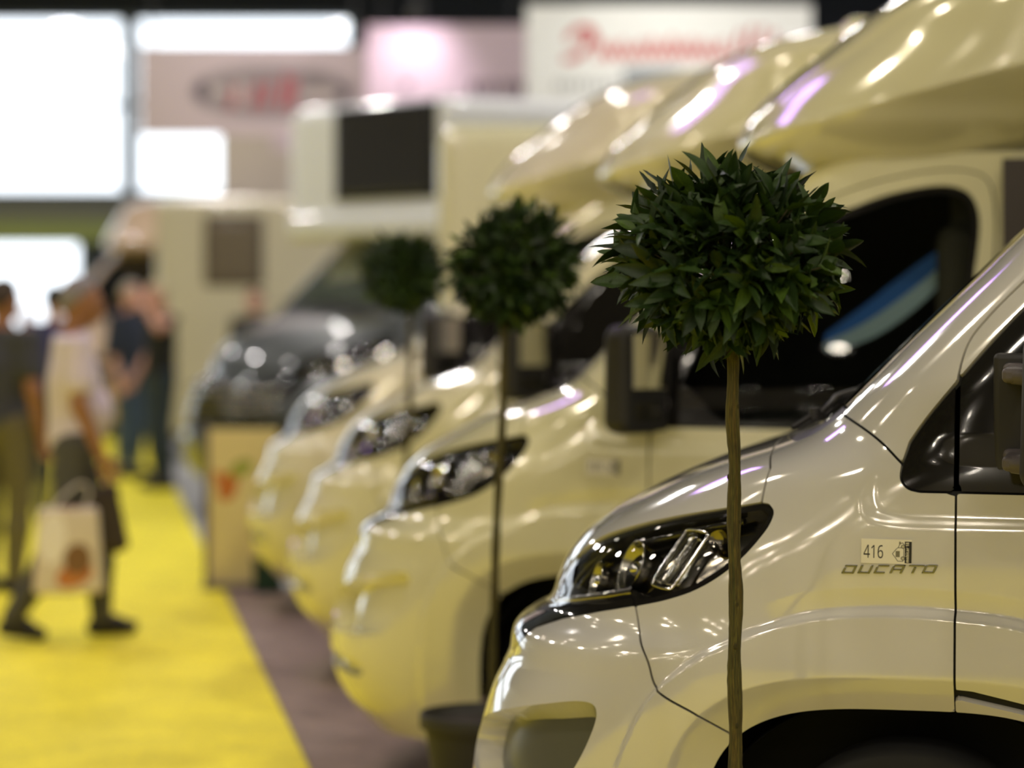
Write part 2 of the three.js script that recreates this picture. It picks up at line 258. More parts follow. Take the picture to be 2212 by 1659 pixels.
function cut(G, f, { offset = 0, flange = 0.018, edgeInto, wallsOnly = false } = {}) {      // the part of the surface where f < 0, with a turned-in edge
  const { nt, ny, P, N, base } = G, nv = nt * ny, fv = new Float32Array(nv);
  for (let k = 0; k < nv; k++) fv[k] = f(base[k * 3], base[k * 3 + 1], base[k * 3 + 2], k);
  const pos = [], nor = [], uv = [], idx = [], map = new Map(), edges = [];
  const vert = (p, n) => { pos.push(p[0] + n[0] * offset, p[1] + n[1] * offset, p[2] + n[2] * offset); nor.push(...n); uv.push(p[0], p[1]); return pos.length / 3 - 1; };
  const get = (A, k) => [A[k * 3], A[k * 3 + 1], A[k * 3 + 2]];
  const corner = (k) => { let v = map.get(k); if (v === undefined) { v = vert(get(P, k), get(N, k)); map.set(k, v); } return v; };
  const cross = (a, b) => { const key = (Math.min(a, b) + 1) * nv + Math.max(a, b); let v = map.get(key); if (v === undefined) { const t = fv[a] / (fv[a] - fv[b]), p = get(P, a), q = get(P, b), m = get(N, a), n = get(N, b), nn = m.map((x, i) => x + (n[i] - x) * t), l = Math.hypot(...nn); v = vert(p.map((x, i) => x + (q[i] - x) * t), nn.map((x) => x / l)); map.set(key, v); } return v; };
  const tri = (a, b, c) => {
    const s = [a, b, c], ins = s.map((k) => fv[k] < 0), n = ins[0] + ins[1] + ins[2]; if (!n) return;
    if (n === 3) { idx.push(corner(a), corner(b), corner(c)); return; }
    const out = [], e = [];
    for (let i = 0; i < 3; i++) { const p = s[i], q = s[(i + 1) % 3]; if (fv[p] < 0) out.push(corner(p)); if ((fv[p] < 0) !== (fv[q] < 0)) { const v = cross(p, q); out.push(v); e.push([v, fv[p] < 0]); } }
    for (let i = 1; i + 1 < out.length; i++) idx.push(out[0], out[i], out[i + 1]);
    const from = e.find((x) => x[1])[0], to = e.find((x) => !x[1])[0]; edges.push([from, to]);
  };
  for (let j = 0; j + 1 < ny; j++) for (let i = 0; i + 1 < nt; i++) { const a = j * nt + i, b = a + 1, c = a + nt, d = c + 1; tri(a, b, d); tri(a, d, c); }
  if (wallsOnly) idx.length = 0;
  if (flange) for (const [a, b] of edges) {
    const q = [a, b].map((k) => { const p = pos.slice(k * 3, k * 3 + 3), n = nor.slice(k * 3, k * 3 + 3); const into = edgeInto ? edgeInto(p) : [0, 0, 0]; return [p, p.map((x, i) => x - n[i] * flange + into[i])]; });
    const e1 = q[1][0].map((x, i) => x - q[0][0][i]), e2 = q[0][1].map((x, i) => x - q[0][0][i]);
    let n = [e2[1] * e1[2] - e2[2] * e1[1], e2[2] * e1[0] - e2[0] * e1[2], e2[0] * e1[1] - e2[1] * e1[0]]; const l = Math.hypot(...n) || 1; n = n.map((x) => x / l);
    const o = pos.length / 3; for (const p of [q[0][0], q[1][0], q[1][1], q[0][1]]) { pos.push(...p); nor.push(...n); uv.push(p[0], p[1]); }
    idx.push(o, o + 2, o + 1, o, o + 3, o + 2);
  }
  const g = new THREE.BufferGeometry();
  g.setAttribute('position', new THREE.Float32BufferAttribute(pos, 3)); g.setAttribute('normal', new THREE.Float32BufferAttribute(nor, 3)); g.setAttribute('uv', new THREE.Float32BufferAttribute(uv, 2)); g.setIndex(idx);
  return g;
}
function mirrored(g) {
  const h = g.clone(), p = h.attributes.position, n = h.attributes.normal; for (let i = 0; i < p.count; i++) { p.setZ(i, -p.getZ(i)); n.setZ(i, -n.getZ(i)); }
  if (h.index) { const a = h.index.array; for (let i = 0; i < a.length; i += 3) { const t = a[i + 1]; a[i + 1] = a[i + 2]; a[i + 2] = t; } return h; }
  const k = h.toNonIndexed(); return k;
}
const CAB = { F: CF, W: CW, L: CL, N: CN, end: 2.36, bump: (x, y) => bodyBump(x, y) };
function surfZ(x, y) { const u = clamp((x - CF(y)) / CL(y), 0, 1); return CW(y) * Math.pow(Math.max(1e-6, 1 - Math.pow(1 - u, CN(y))), 1 / CN(y)); }
function surfAt(x, y, off = 0) {                               // point and normal of the cab's near side
  const z = surfZ(x, y), e = 0.004, p = V(x, y, z), a = V(x + e, y, surfZ(x + e, y)).sub(V(x - e, y, surfZ(x - e, y))), b = V(x, y + e, surfZ(x, y + e)).sub(V(x, y - e, surfZ(x, y - e)));
  const n = a.cross(b).normalize(); return { p: p.addScaledVector(n, off + bodyBump(x, y)), n };
}
const ramp = (a, b, n) => Array.from({ length: n }, (_, i) => a + (b - a) * i / n);
const cabCache = {};
function cabParts(res) {
  if (cabCache[res]) return cabCache[res];
  const k = (n) => Math.round(n * res);
  const ys = [...ramp(0.19, 0.82, k(105)), ...ramp(0.82, 1.10, k(64)), ...ramp(1.10, 1.25, k(46)), ...ramp(1.25, 1.46, k(104)), ...ramp(1.46, 2.2, k(112)), 2.2];
  const G = surfaceGrid(CAB, ys, k(230), k(215));
  const g = 0.0028, arch = (x, y) => 0.0 - archD(x, y), fwd = (x, y) => (x - CF(y)) / CL(y);
  const screen = (x, y) => (fwd(x, y) - 0.105) * 0.4, low = (x, y, z) => Math.max(z - 0.50, y - 0.80, 0.60 - y);
  const light = (x, y, z) => Math.max(POLY.headlight(x, y), (0.36 - z) * 0.6);
  const not = (v, gap = g) => gap - v, both = (a) => mergeGeometries([a, mirrored(a)]);
  const out = {};
  out.bumper = both(cut(G, (x, y, z) => Math.max(POLY.bumper(x, y) + g, arch(x, y), not(POLY.fog(x, y), 0), not(POLY.slot(x, y), 0), not(low(x, y, z), 0))));
  out.slot = cut(G, (x, y) => POLY.slot(x, y), { offset: -0.03, flange: -0.03 });
  out.fogWall = (cut(G, (x, y) => POLY.fog(x, y), { wallsOnly: true, flange: 0.075, edgeInto: ([x, y]) => [0.035 * (0.12 - x) / 0.15, 0.02 * (0.62 - y) / 0.12, 0] }));
  out.fogFloor = (cut(G, (x, y) => POLY.fog(x, y) - 0.004, { offset: -0.07, flange: 0 }));
  out.grille = both(cut(G, (x, y, z) => low(x, y, z) - 0.003, { offset: -0.03, flange: 0 }));
  out.trim = both(cut(G, (x, y) => POLY.trim(x, y) + 0.001));
  out.hood = both(cut(G, (x, y, z) => Math.max(POLY.hood(x, y) + g, not(light(x, y, z), 0.004), not(POLY.trim(x, y)), Math.min(0.08, 1.378 - y) < 0 ? -(fwd(x, y) - 0.105) * 0 + (y - 1.378) : -1)));
  out.fender = cut(G, (x, y, z) => Math.max(POLY.fender(x, y) + g, arch(x, y), not(light(x, y, z), 0.004), not(POLY.glass(x, y), 0.003), y > 1.378 ? -screen(x, y) : -1));
  out.pillar = cut(G, (x, y) => Math.max(POLY.pillar(x, y) + g, -POLY.door(x, y) + g, not(POLY.glass(x, y), 0.003), -screen(x, y)));
  out.cowl = both(cut(G, (x, y) => Math.max(screen(x, y) + 0.002, 1.382 - y, y - 1.462), { offset: -0.01 }));
  out.windscreen = both(cut(G, (x, y) => Math.max(screen(x, y) + 0.002, 1.466 - y), { offset: -0.003, flange: 0.006 }));
  out.door = cut(G, (x, y) => Math.max(POLY.door(x, y) + g, arch(x, y), not(POLY.glass(x, y), 0.003)));
  out.quarter = cut(G, (x, y) => Math.max(POLY.glass(x, y) + 0.003, x - 1.099), { offset: -0.004, flange: 0.006 });
  out.doorFrame = cut(G, (x, y) => Math.max(POLY.glass(x, y) + 0.003, 1.1115 - x, -(POLY.glass(x, y) + 0.022 + 0.12 * smooth(1.36, 1.2, x))), { offset: -0.004, flange: 0.02 });
  out.doorGlass = cut(G, (x, y) => Math.max(POLY.glass(x, y) + 0.02 + 0.12 * smooth(1.36, 1.2, x), 1.1115 - x), { offset: -0.016, flange: 0 });
  out.sill = cut(G, (x, y) => Math.max(POLY.sill(x, y), arch(x, y)));
  out.lens = cut(G, (x, y, z) => light(x, y, z) + 0.001, { flange: 0 });
  out.lampBowl = cut(G, (x, y, z) => light(x, y, z) - 0.002, { offset: -0.052, flange: 0 });
  out.lampRim = cut(G, (x, y, z) => Math.max(light(x, y, z) - 0.0035, -light(x, y, z) - 0.011), { offset: -0.006, flange: 0.05 });
  out.shell = both(cut(G, (x, y, z) => Math.max(arch(x, y) + 0.004, not(POLY.glass(x, y), -0.004), not(light(x, y, z), -0.006), y > 1.46 ? -screen(x, y) - 0.012 : -1, not(POLY.fog(x, y), 0.0), not(POLY.slot(x, y), -0.004), not(low(x, y, z), -0.004)), { offset: -0.017, flange: 0 }));
  return cabCache[res] = out;
}
// over-cab cap: wedge with a chamfered underside
const capCrease = table([[1.2, 2.225], [1.4, 2.262], [1.83, 2.345], [2.34, 2.462], [2.8, 2.55]], 0.05);
const CAP = {
  F: table([[2.15, 1.47], [2.19, 1.37], [2.225, 1.325], [2.28, 1.335], [2.37, 1.39], [2.47, 1.50], [2.57, 1.635], [2.69, 1.80], [2.79, 2.02], [2.85, 2.28], [2.89, 2.55]], 0.012),
  W: table([[2.15, 1.07], [2.3, 1.09], [2.6, 1.085], [2.8, 1.04], [2.89, 0.88]], 0.03), L: table([[2.15, 0.80], [2.3, 0.95], [2.6, 0.85], [2.89, 0.35]], 0.04), N: table([[2.15, 2.3], [2.89, 2.6]], 0.1), end: 2.95,
  inset: (x, y, z) => z * 0.0 + 1.15 * (() => { const d = capCrease(x) - y; return d > 0.02 ? d - 0.01 : d > 0 ? d * d / 0.04 : 0; })() * smooth(0, 0.3, z),
  bump: (x, y, z) => { const f = x - CAP.F(y) - 0.10 - 0.25 * Math.max(0, y - 2.3); return y > 2.3 ? -0.014 * smooth(0, 0.05, f) * smooth(2.28, 2.36, y) * smooth(0.3, 0.6, z) : 0; },
};
function capGeo(res) { const k = (n) => Math.round(n * res), G = surfaceGrid(CAP, [...ramp(2.15, 2.89, k(90)), 2.89], k(110), k(60)); const g = cut(G, () => -1, { flange: 0 }); return mergeGeometries([g, mirrored(g)]); }
const capCache = {};

// chrome letters of the wing badge: bars of a slanted square alphabet
const STROKES = { D: [[0, 0.8, 1, 1], [0.8, 0, 1, 1], [0, 0, 1, 0.2], [0, 0, 0.2, 0.7]], U: [[0, 0, 0.2, 1], [0, 0, 1, 0.2], [0.8, 0, 1, 1]], C: [[0.1, 0.8, 1, 1], [0, 0, 0.2, 0.75], [0, 0, 0.9, 0.2]], A: [[0, 0, 0.2, 0.8], [0.1, 0.8, 1, 1], [0.8, 0, 1, 1], [0.15, 0.35, 0.9, 0.52]], T: [[0, 0.8, 1.25, 1], [0.45, 0, 0.66, 0.72]], O: [[0.1, 0.8, 1, 1], [0, 0, 0.2, 0.9], [0.8, 0, 1, 0.9], [0, 0, 0.95, 0.2]] };
function badge(parent) {
  const h = 0.0195, w = 0.0285, pitch = 0.0365; let i = 0;
  for (const ch of 'DUCATO') {
    const gs = STROKES[ch].map(([a, b, c, d]) => { const g = new RoundedBoxGeometry((c - a) * w, (d - b) * h, 0.004, 1, 0.0014); g.translate((a + c) / 2 * w, (b + d) / 2 * h, 0); const p = g.attributes.position; for (let k = 0; k < p.count; k++) p.setX(k, p.getX(k) + 0.5 * p.getY(k)); return g; });
    const s = surfAt(0.846 + i * pitch, 1.095 + i * 0.0009, 0.002), m = obj('badge_letter', gs, M.badge, parent); m.userData.label = 'chrome badge letter';
    m.position.copy(s.p); m.quaternion.setFromUnitVectors(V(0, 0, 1), s.n); i++;
  }
}
function stickerTex(number) {
  const c = document.createElement('canvas'); c.width = 512; c.height = 256; const x = c.getContext('2d');
  x.fillStyle = '#e6e1d0'; x.fillRect(0, 0, 512, 256);
  x.fillStyle = '#17150f'; x.strokeStyle = '#2a2820'; x.lineWidth = 6;
  if (number) { x.save(); x.translate(24, 200); x.scale(0.74, 1.12); x.font = '168px sans-serif'; x.fillText(number, 0, 0); x.restore(); } else { x.fillStyle = '#6d6a58'; for (const k of [60, 130, 200]) x.fillRect(k, 70, 26, 110); x.fillStyle = '#17150f'; }
  // small motorhome drawn on its side, and the black strip with the show's name
  x.beginPath(); x.moveTo(318, 150); x.lineTo(352, 105); x.lineTo(372, 86); x.lineTo(420, 86); x.lineTo(432, 100); x.lineTo(432, 200); x.lineTo(424, 226); x.lineTo(372, 226); x.lineTo(352, 196); x.closePath(); x.stroke();
  x.beginPath(); x.moveTo(376, 86); x.lineTo(392, 46); x.lineTo(420, 34); x.lineTo(436, 52); x.lineTo(434, 86); x.stroke();
  x.fillStyle = '#77735e'; x.fillRect(350, 120, 42, 64); x.fillRect(384, 22, 18, 30);
  for (const y of [74, 196]) { x.beginPath(); x.arc(424, y, 18, 0, 7); x.fillStyle = '#b9b395'; x.fill(); x.stroke(); }
  x.fillStyle = '#191712'; x.fillRect(442, 20, 70, 226);
  x.save(); x.translate(484, 240); x.rotate(-Math.PI / 2); x.fillStyle = '#e8e0c4'; x.font = 'bold 42px sans-serif'; x.fillText('mobicar 18', 0, 0, 212); x.restore();
  const t = new THREE.CanvasTexture(c); t.colorSpace = THREE.SRGBColorSpace; return t;
}
function sticker(parent, number) {
  const s = surfAt(0.949, 1.147, 0.0015), g = new THREE.BoxGeometry(0.115, 0.056, 0.0008), m = obj('number_sticker', g, new THREE.MeshPhysicalMaterial({ map: stickerTex(number), roughness: 0.5 }), parent);
  m.position.copy(s.p); m.quaternion.setFromUnitVectors(V(0, 0, 1), s.n); m.rotateZ(-0.012); m.userData.label = number ? 'pale sticker printed 416 with a small motorhome' : 'pale show sticker';
}
function lampInside(parent) {                                  // what shows through the headlight lens
  const on = (x, y, o) => { const s = surfAt(x, y, o); return [s.p.x, s.p.y, s.p.z]; };
  const loopTube = (pts, o, r) => { const c = new THREE.CatmullRomCurve3(pts.map(([x, y]) => V(...on(x, y, o))), true, 'catmullrom', 0.12); return new THREE.TubeGeometry(c, 60, r, 8, true); };
  obj('light_guide', [loopTube([[0.375, 1.055], [0.43, 1.045], [0.515, 1.178], [0.455, 1.185]], -0.018, 0.0042), loopTube([[0.40, 1.062], [0.445, 1.056], [0.50, 1.16], [0.47, 1.172]], -0.024, 0.003)], M.chrome, parent);
  obj('inner_lens', [loopTube([[0.385, 1.07], [0.41, 1.06], [0.485, 1.17], [0.462, 1.176]], -0.020, 0.006)], M.acrylic, parent);
  const bowl = new THREE.LatheGeometry([[0.004, -0.05], [0.03, -0.044], [0.055, -0.022], [0.068, 0.006], [0.072, 0.008], [0.070, 0.0]].map((p) => new THREE.Vector2(...p)), 36); bowl.rotateX(Math.PI / 2);
  for (const [x, y, sc, o] of [[0.30, 1.095, 0.92, -0.034], [0.185, 1.05, 0.62, -0.036]]) {
    const s = surfAt(x, y, o), m = obj('reflector', bowl, M.chromeSoft, parent); m.position.copy(s.p); m.quaternion.setFromUnitVectors(V(0, 0, 1), s.n.clone().lerp(V(-1, 0, 0.2), 0.35).normalize()); m.scale.setScalar(sc);
    const b = obj('bulb_cap', new THREE.SphereGeometry(0.017, 16, 12), M.chrome, parent); b.position.copy(s.p).addScaledVector(s.n, -0.012);
  }
  obj('divider', [tube([[0.13, 1.015], [0.155, 1.05], [0.19, 1.095], [0.235, 1.13]].map(([x, y]) => on(x, y, -0.03)), 0.008, 8), tube([[0.09, 0.985], [0.11, 1.02], [0.15, 1.07], [0.2, 1.11]].map(([x, y]) => on(x, y, -0.028)), 0.006, 8), tube([[0.31, 1.145], [0.40, 1.17], [0.5, 1.196], [0.6, 1.215]].map(([x, y]) => on(x, y, -0.026)), 0.009, 8)], M.gloss, parent);
  obj('shelf', [tube([[0.07, 0.968], [0.15, 0.988], [0.25, 1.012], [0.33, 1.03]].map(([x, y]) => on(x, y, -0.014)), 0.012, 8)], M.chromeDark, parent);
  const ind = new THREE.LatheGeometry([[0.003, -0.02], [0.018, -0.016], [0.027, 0.0], [0.029, 0.002]].map((p) => new THREE.Vector2(...p)), 24); ind.rotateX(Math.PI / 2);
  const s = surfAt(0.535, 1.165, -0.024), m = obj('indicator_bowl', ind, M.chromeDark, parent); m.position.copy(s.p); m.quaternion.setFromUnitVectors(V(0, 0, 1), s.n);
}
function wheelParts(parent, x, z, s) {
  const w = grp('wheel', parent); w.position.set(x, 0.345, z);
  const tire = new THREE.LatheGeometry([[0.215, -0.1], [0.28, -0.112], [0.325, -0.105], [0.345, -0.08], [0.345, 0.08], [0.325, 0.105], [0.28, 0.112], [0.215, 0.1]].map((p) => new THREE.Vector2(...p)), 48); tire.rotateX(Math.PI / 2);
  obj('tire', tire, M.rubber, w);
  const rim = new THREE.LatheGeometry([[0.0, 0.06], [0.05, 0.065], [0.07, 0.03], [0.18, 0.045], [0.2, 0.09], [0.218, 0.1], [0.218, -0.1], [0.0, -0.1]].map((p) => new THREE.Vector2(...p)), 40); rim.rotateX(Math.PI / 2); if (s < 0) rim.rotateY(Math.PI);
  obj('rim', rim, M.alloy, w);
}
function wingMirror(parent, folded) {
  const m = grp('wing_mirror', parent);
  const turn = new THREE.Group();
  const hs = rbox(0.13, 0.36, 0.20, 0.045, 0, 0, 0, 5); const p = hs.attributes.position; for (let i = 0; i < p.count; i++) { const y = p.getY(i); p.setX(i, p.getX(i) * (1 - 0.5 * smooth(0.05, 0.2, y) * 0.4)); } hs.computeVertexNormals();
  const at = folded ? [1.075, 1.445, 1.13] : [1.33, 1.48, 1.19], rot = folded ? -0.62 : -0.1;
  const place = (g) => { g.rotateY(rot); g.translate(...at); return g; };
  obj('mirror_housing', place(hs), M.plastic, m);
  obj('mirror_rim', place(rbox(0.02, 0.33, 0.175, 0.008, 0.062, -0.005, 0)), M.black, m);
  obj('mirror_glass', place(rbox(0.008, 0.18, 0.15, 0.003, 0.072, 0.06, 0)), M.mirror, m).userData.label = 'mirror glass';
  obj('mirror_glass', place(rbox(0.008, 0.07, 0.14, 0.003, 0.068, -0.105, 0)), M.gloss, m);
  const b = folded ? 1.14 : 1.235;
  for (const [y, r] of [[1.555, 0.02], [1.36, 0.022]]) obj('mirror_arm', [rbox(0.05, 0.046, 0.05, 0.014, b, y, 0.985), rbox(0.045, 0.034, Math.max(0.06, at[2] - 0.97), 0.012, b + 0.005, y, (at[2] + 0.95) / 2), bar([b + 0.005, y, at[2] - 0.03], [at[0], y - 0.01, at[2]], r, 10)], M.plasticGrey, m);
  obj('mirror_base', [rbox(0.075, 0.30, 0.03, 0.014, b - 0.01, 1.45, 0.975)], M.plastic, m);
}
function motorhome(name, label, group, { res, bodyPaint, pos, turn, cap = true, capShift = 0, body = true, number, folded = true, far = true, blind = false, screenMat = M.glassDark }) {
  const t = thing(name, label, 'motorhome', pos, turn, group), C = cabParts(res), P = bodyPaint;
  const sides = far ? [1, -1] : [1];
  const side = (n, g, mat, par = t) => sides.map((s) => obj(n, s > 0 ? g : mirrored(g), mat, par));
  const bp = obj('bumper', C.bumper, P, t); side('fog_recess', C.fogWall, P, bp); side('fog_insert', C.fogFloor, bodyPaint === M.paintWhite ? M.fogGrey : P, bp); side('bumper_slot', C.slot, P, bp); obj('lower_grille', C.grille, M.black, bp);
  obj('grille_trim', C.trim, M.gloss, t).userData.label = 'gloss black trim strip under the headlight';
  obj('hood', C.hood, P, t); side('front_fender', C.fender, P); side('windscreen_pillar', C.pillar, P);
  obj('cowl', C.cowl, M.plastic, t); obj('windscreen', C.windscreen, screenMat, t);
  side('quarter_window', C.quarter, M.gloss);
  for (const d of side('door', C.door, P)) { const s = d.geometry === C.door ? 1 : -1, q = (g) => s > 0 ? g : mirrored(g); obj('window_frame', q(C.doorFrame), M.gloss, d); obj('window_glass', q(C.doorGlass), blind ? M.glassTint : M.glassDark, d); obj('door_handle', s > 0 ? rbox(0.16, 0.035, 0.04, 0.012, 2.05, 1.18, 1.03) : rbox(0.16, 0.035, 0.04, 0.012, 2.05, 1.18, -1.03), M.plastic, d); }
  side('sill_panel', C.sill, P);
  obj('inner_shell', C.shell, M.black, t);
  for (const s of sides) {
    const h = grp('headlight', t), q = (g) => s > 0 ? g : mirrored(g);
    obj('lens', q(C.lens), M.lens, h); obj('lamp_bowl', q(C.lampBowl), M.chromeDark, h); obj('lamp_rim', q(C.lampRim), M.gloss, h);
    if (s > 0) lampInside(h);
  }
  // wheel wells and wheels
  for (const s of sides) {
    const well = new THREE.CylinderGeometry(0.5, 0.5, 0.5, 32, 1, true, 0, Math.PI); well.rotateZ(Math.PI / 2); well.rotateY(Math.PI / 2); well.scale(1, 0.9, 1); well.translate(0.99, 0.37, s * 0.72);
    const back = new THREE.CircleGeometry(0.55, 24); back.translate(0.99, 0.4, s * 0.55);
    obj('wheel_well', [well, back], M.black, t); wheelParts(t, 0.985, s * 0.84, s);
    if (body) wheelParts(t, 4.75, s * 0.92, s);
  }
  if (body || cap) obj('engine_bay', [slab(-0.02, 0.5, 0.28, 0.9, -0.5, 0.5), slab(0.5, 2.36, 0.3, 0.5, -0.5, 0.5), slab(2.3, 2.36, 0.45, 2.15, -0.82, 0.82)], M.cab, t);
  if (blind) {                                                  // folded blind behind the far side of the windscreen
    const strip = (dy0, dy1, z) => { const sh = new THREE.Shape(), up = soft([[1.64, 1.585], [1.78, 1.69], [1.92, 1.80], [2.04, 1.885], [2.13, 1.945]]), n = up.length; up.forEach(([x, y], i) => { const k = Math.sin(Math.PI * (0.12 + 0.8 * i / n)); i ? sh.lineTo(x, y + dy0 * k) : sh.moveTo(x, y + dy0 * k); }); up.slice().reverse().forEach(([x, y], j) => { const k = Math.sin(Math.PI * (0.12 + 0.8 * (n - 1 - j) / n)); sh.lineTo(x, y + dy1 * k); }); const e = new THREE.ExtrudeGeometry(sh, { depth: 0.012, bevelEnabled: false }); e.translate(0, 0, z); return e; };
    const g = strip(0.0, -0.075, 0.55), h = strip(-0.075, -0.15, 0.555);
    obj('blue_blind', g, M.blueBlind, t); obj('pale_blind', h, M.paleBlind, t);
    obj('cab_lining', [slab(1.4, 2.3, 0.5, 1.30, -0.7, 0.7), slab(1.0, 2.3, 0.6, 2.1, -0.74, -0.70), slab(2.24, 2.3, 0.6, 2.12, -0.7, 0.75)], M.cab, t);
    obj('cab_seat', [rbox(0.14, 0.72, 0.5, 0.06, 2.1, 1.6, 0.45), rbox(0.10, 0.2, 0.3, 0.04, 2.12, 2.0, 0.45)], std([0.09, 0.08, 0.06], 0.9), t);
  }
  // wipers
  for (const [a, b] of [[[0.715, 1.422, 0.44], [0.775, 1.478, 0.05]], [[0.675, 1.398, 0.02], [0.755, 1.465, -0.42]]]) {
    const w = grp('wiper', t); obj('wiper_arm', [tube([a, [a[0] + 0.03, a[1] + 0.032, a[2] - 0.05], [(a[0] + b[0]) / 2, (a[1] + b[1]) / 2 + 0.018, (a[2] + b[2]) / 2], b], 0.008, 6), cyl(0.014, 0.017, 0.03, a[0], a[1] + 0.012, a[2], 14), bar([a[0] - 0.05, a[1] - 0.022, a[2] + 0.05], [a[0], a[1] + 0.012, a[2]], 0.007, 6)], M.plastic, w);
    obj('wiper_blade', [tube([[b[0] - 0.04, b[1] - 0.03, b[2] + 0.24], b, [b[0] + 0.02, b[1] + 0.02, b[2] - 0.3]], 0.007, 6)], M.rubber, w);
  }
  if (cap) obj('over_cab_cap', capCache[res] ??= capGeo(res), P, t).position.x = capShift;
  if (body) {
    obj('habitation_body', [rbox(4.30, 2.42, 2.18, 0.07, 4.57, 1.67, 0, 6)], P, t);
    obj('skirt', [rbox(4.26, 0.28, 2.14, 0.03, 4.57, 0.36, 0)], M.plasticGrey, t);
    for (const s of [1, -1]) obj('cab_gap_panel', slab(2.27, 2.42, 0.5, 2.17, s * 0.92 - 0.06, s * 0.92 + 0.06), M.gapPanel, t);
    for (const s of [1, -1]) { const w = grp('side_window', t); obj('frame', [rbox(0.95, 0.55, 0.04, 0.06, 4.3, 1.85, s * 1.09)], M.plasticGrey, w); obj('pane', [rbox(0.85, 0.45, 0.02, 0.05, 4.3, 1.85, s * 1.11)], M.glassDark, w); }
  }
  return t;
}
const TURN = -13 * Math.PI / 180;
const v1 = motorhome('motorhome', 'warm white motorhome with clear headlight and number 416 sticker, behind the sharpest bay tree', 'motorhomes parked in a row', { res: 1, bodyPaint: M.paintWhite, pos: [0.159, 0, -7.729], turn: TURN, number: '416', folded: false });
badge(v1); sticker(v1, '416'); wingMirror(v1, false);
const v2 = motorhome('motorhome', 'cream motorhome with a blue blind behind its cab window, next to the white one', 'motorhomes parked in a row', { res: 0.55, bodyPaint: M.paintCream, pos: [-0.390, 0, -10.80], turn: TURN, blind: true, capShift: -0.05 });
sticker(v2, ''); wingMirror(v2, true);
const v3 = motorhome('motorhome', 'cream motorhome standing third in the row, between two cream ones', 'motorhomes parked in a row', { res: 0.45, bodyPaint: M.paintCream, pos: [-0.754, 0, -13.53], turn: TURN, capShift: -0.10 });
wingMirror(v3, true);
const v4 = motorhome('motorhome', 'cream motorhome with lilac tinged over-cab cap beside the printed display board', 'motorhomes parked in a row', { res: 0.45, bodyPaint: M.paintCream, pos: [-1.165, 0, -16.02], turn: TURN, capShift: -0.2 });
wingMirror(v4, true);


// ---------------------------------------------------------------- bay trees
function leafGeo(bend, wave, fold, w) {                         // one lance-shaped leaf of unit length along +y, face towards +z
  const rows = 7, pos = [], idx = [], uv = [];
  for (let i = 0; i <= rows; i++) {
    const t = i / rows, half = w * Math.pow(Math.sin(Math.PI * Math.pow(t, 0.82)), 0.9) * (t < 0.08 ? 0.3 : 1), y = t - 0.12 * bend * bend * t * t, z = -bend * t * t * 0.45;
    const wv = wave * Math.sin(t * 17) * half;
    for (const s of [-1, 0, 1]) { pos.push(s * half, y, z + Math.abs(s) * (fold * half + (s > 0 ? wv : -wv * 0.6))); uv.push(s * 0.5 + 0.5, t); }
  }
  for (let i = 0; i < rows; i++) for (let c = 0; c < 2; c++) { const a = i * 3 + c, b = a + 1, d = a + 3, e = d + 1; idx.push(a, b, e, a, e, d); }
  const g = new THREE.BufferGeometry(); g.setAttribute('position', new THREE.Float32BufferAttribute(pos, 3)); g.setAttribute('uv', new THREE.Float32BufferAttribute(uv, 2)); g.setIndex(idx); g.computeVertexNormals(); return g;
}
const LEAVES = [leafGeo(0.25, 0.10, 0.35, 0.16), leafGeo(0.55, 0.16, 0.5, 0.175), leafGeo(-0.2, 0.2, 0.3, 0.15), leafGeo(0.8, 0.12, 0.6, 0.165), leafGeo(0.1, 0.26, 0.75, 0.185)];
const leafTex = noiseTex(64, (u, v) => { const mid = Math.exp(-(((u - 0.5) / 0.035) ** 2)), vein = 0.5 + 0.5 * Math.sin((v * 16 + Math.abs(u - 0.5) * 9) * 6.28), k = 0.82 + 0.22 * n32(u, v) + 0.10 * vein; return [clamp(215 * k + 40 * mid, 0, 255), clamp(225 * k + 30 * mid, 0, 255), clamp(205 * k + 20 * mid, 0, 255)]; }, true);
const leafMat = (rgb) => new THREE.MeshPhysicalMaterial({ color: new THREE.Color().setRGB(...rgb), map: leafTex, roughness: 0.5, specularIntensity: 0.7, transmission: 0.06, thickness: 0 });
const LEAFM = [leafMat([0.026, 0.056, 0.010]), leafMat([0.040, 0.080, 0.012]), leafMat([0.078, 0.135, 0.014]), leafMat([0.018, 0.038, 0.009])];
const barkTex = noiseTex(256, (u, v) => { const k = 0.55 + 0.5 * n32(u, v) + 0.45 * n128(u * 1.0, v * 0.5) - 0.25, m = n8(u, v); return [clamp((92 + 22 * m) * k, 0, 255), clamp((92 + 4 * m) * k, 0, 255), clamp(40 * k, 0, 255)]; }, true, [1, 3]);
const barkMat = new THREE.MeshStandardMaterial({ map: barkTex, bumpMap: noiseTex(128, (u, v) => { const k = 255 * n128(u, v * 0.4); return [k, k, k]; }, false, [1, 4]), bumpScale: 0.002, roughness: 0.85 });
const twigMat = std([0.06, 0.05, 0.022], 0.8), soilMat = std([0.03, 0.022, 0.016], 1);
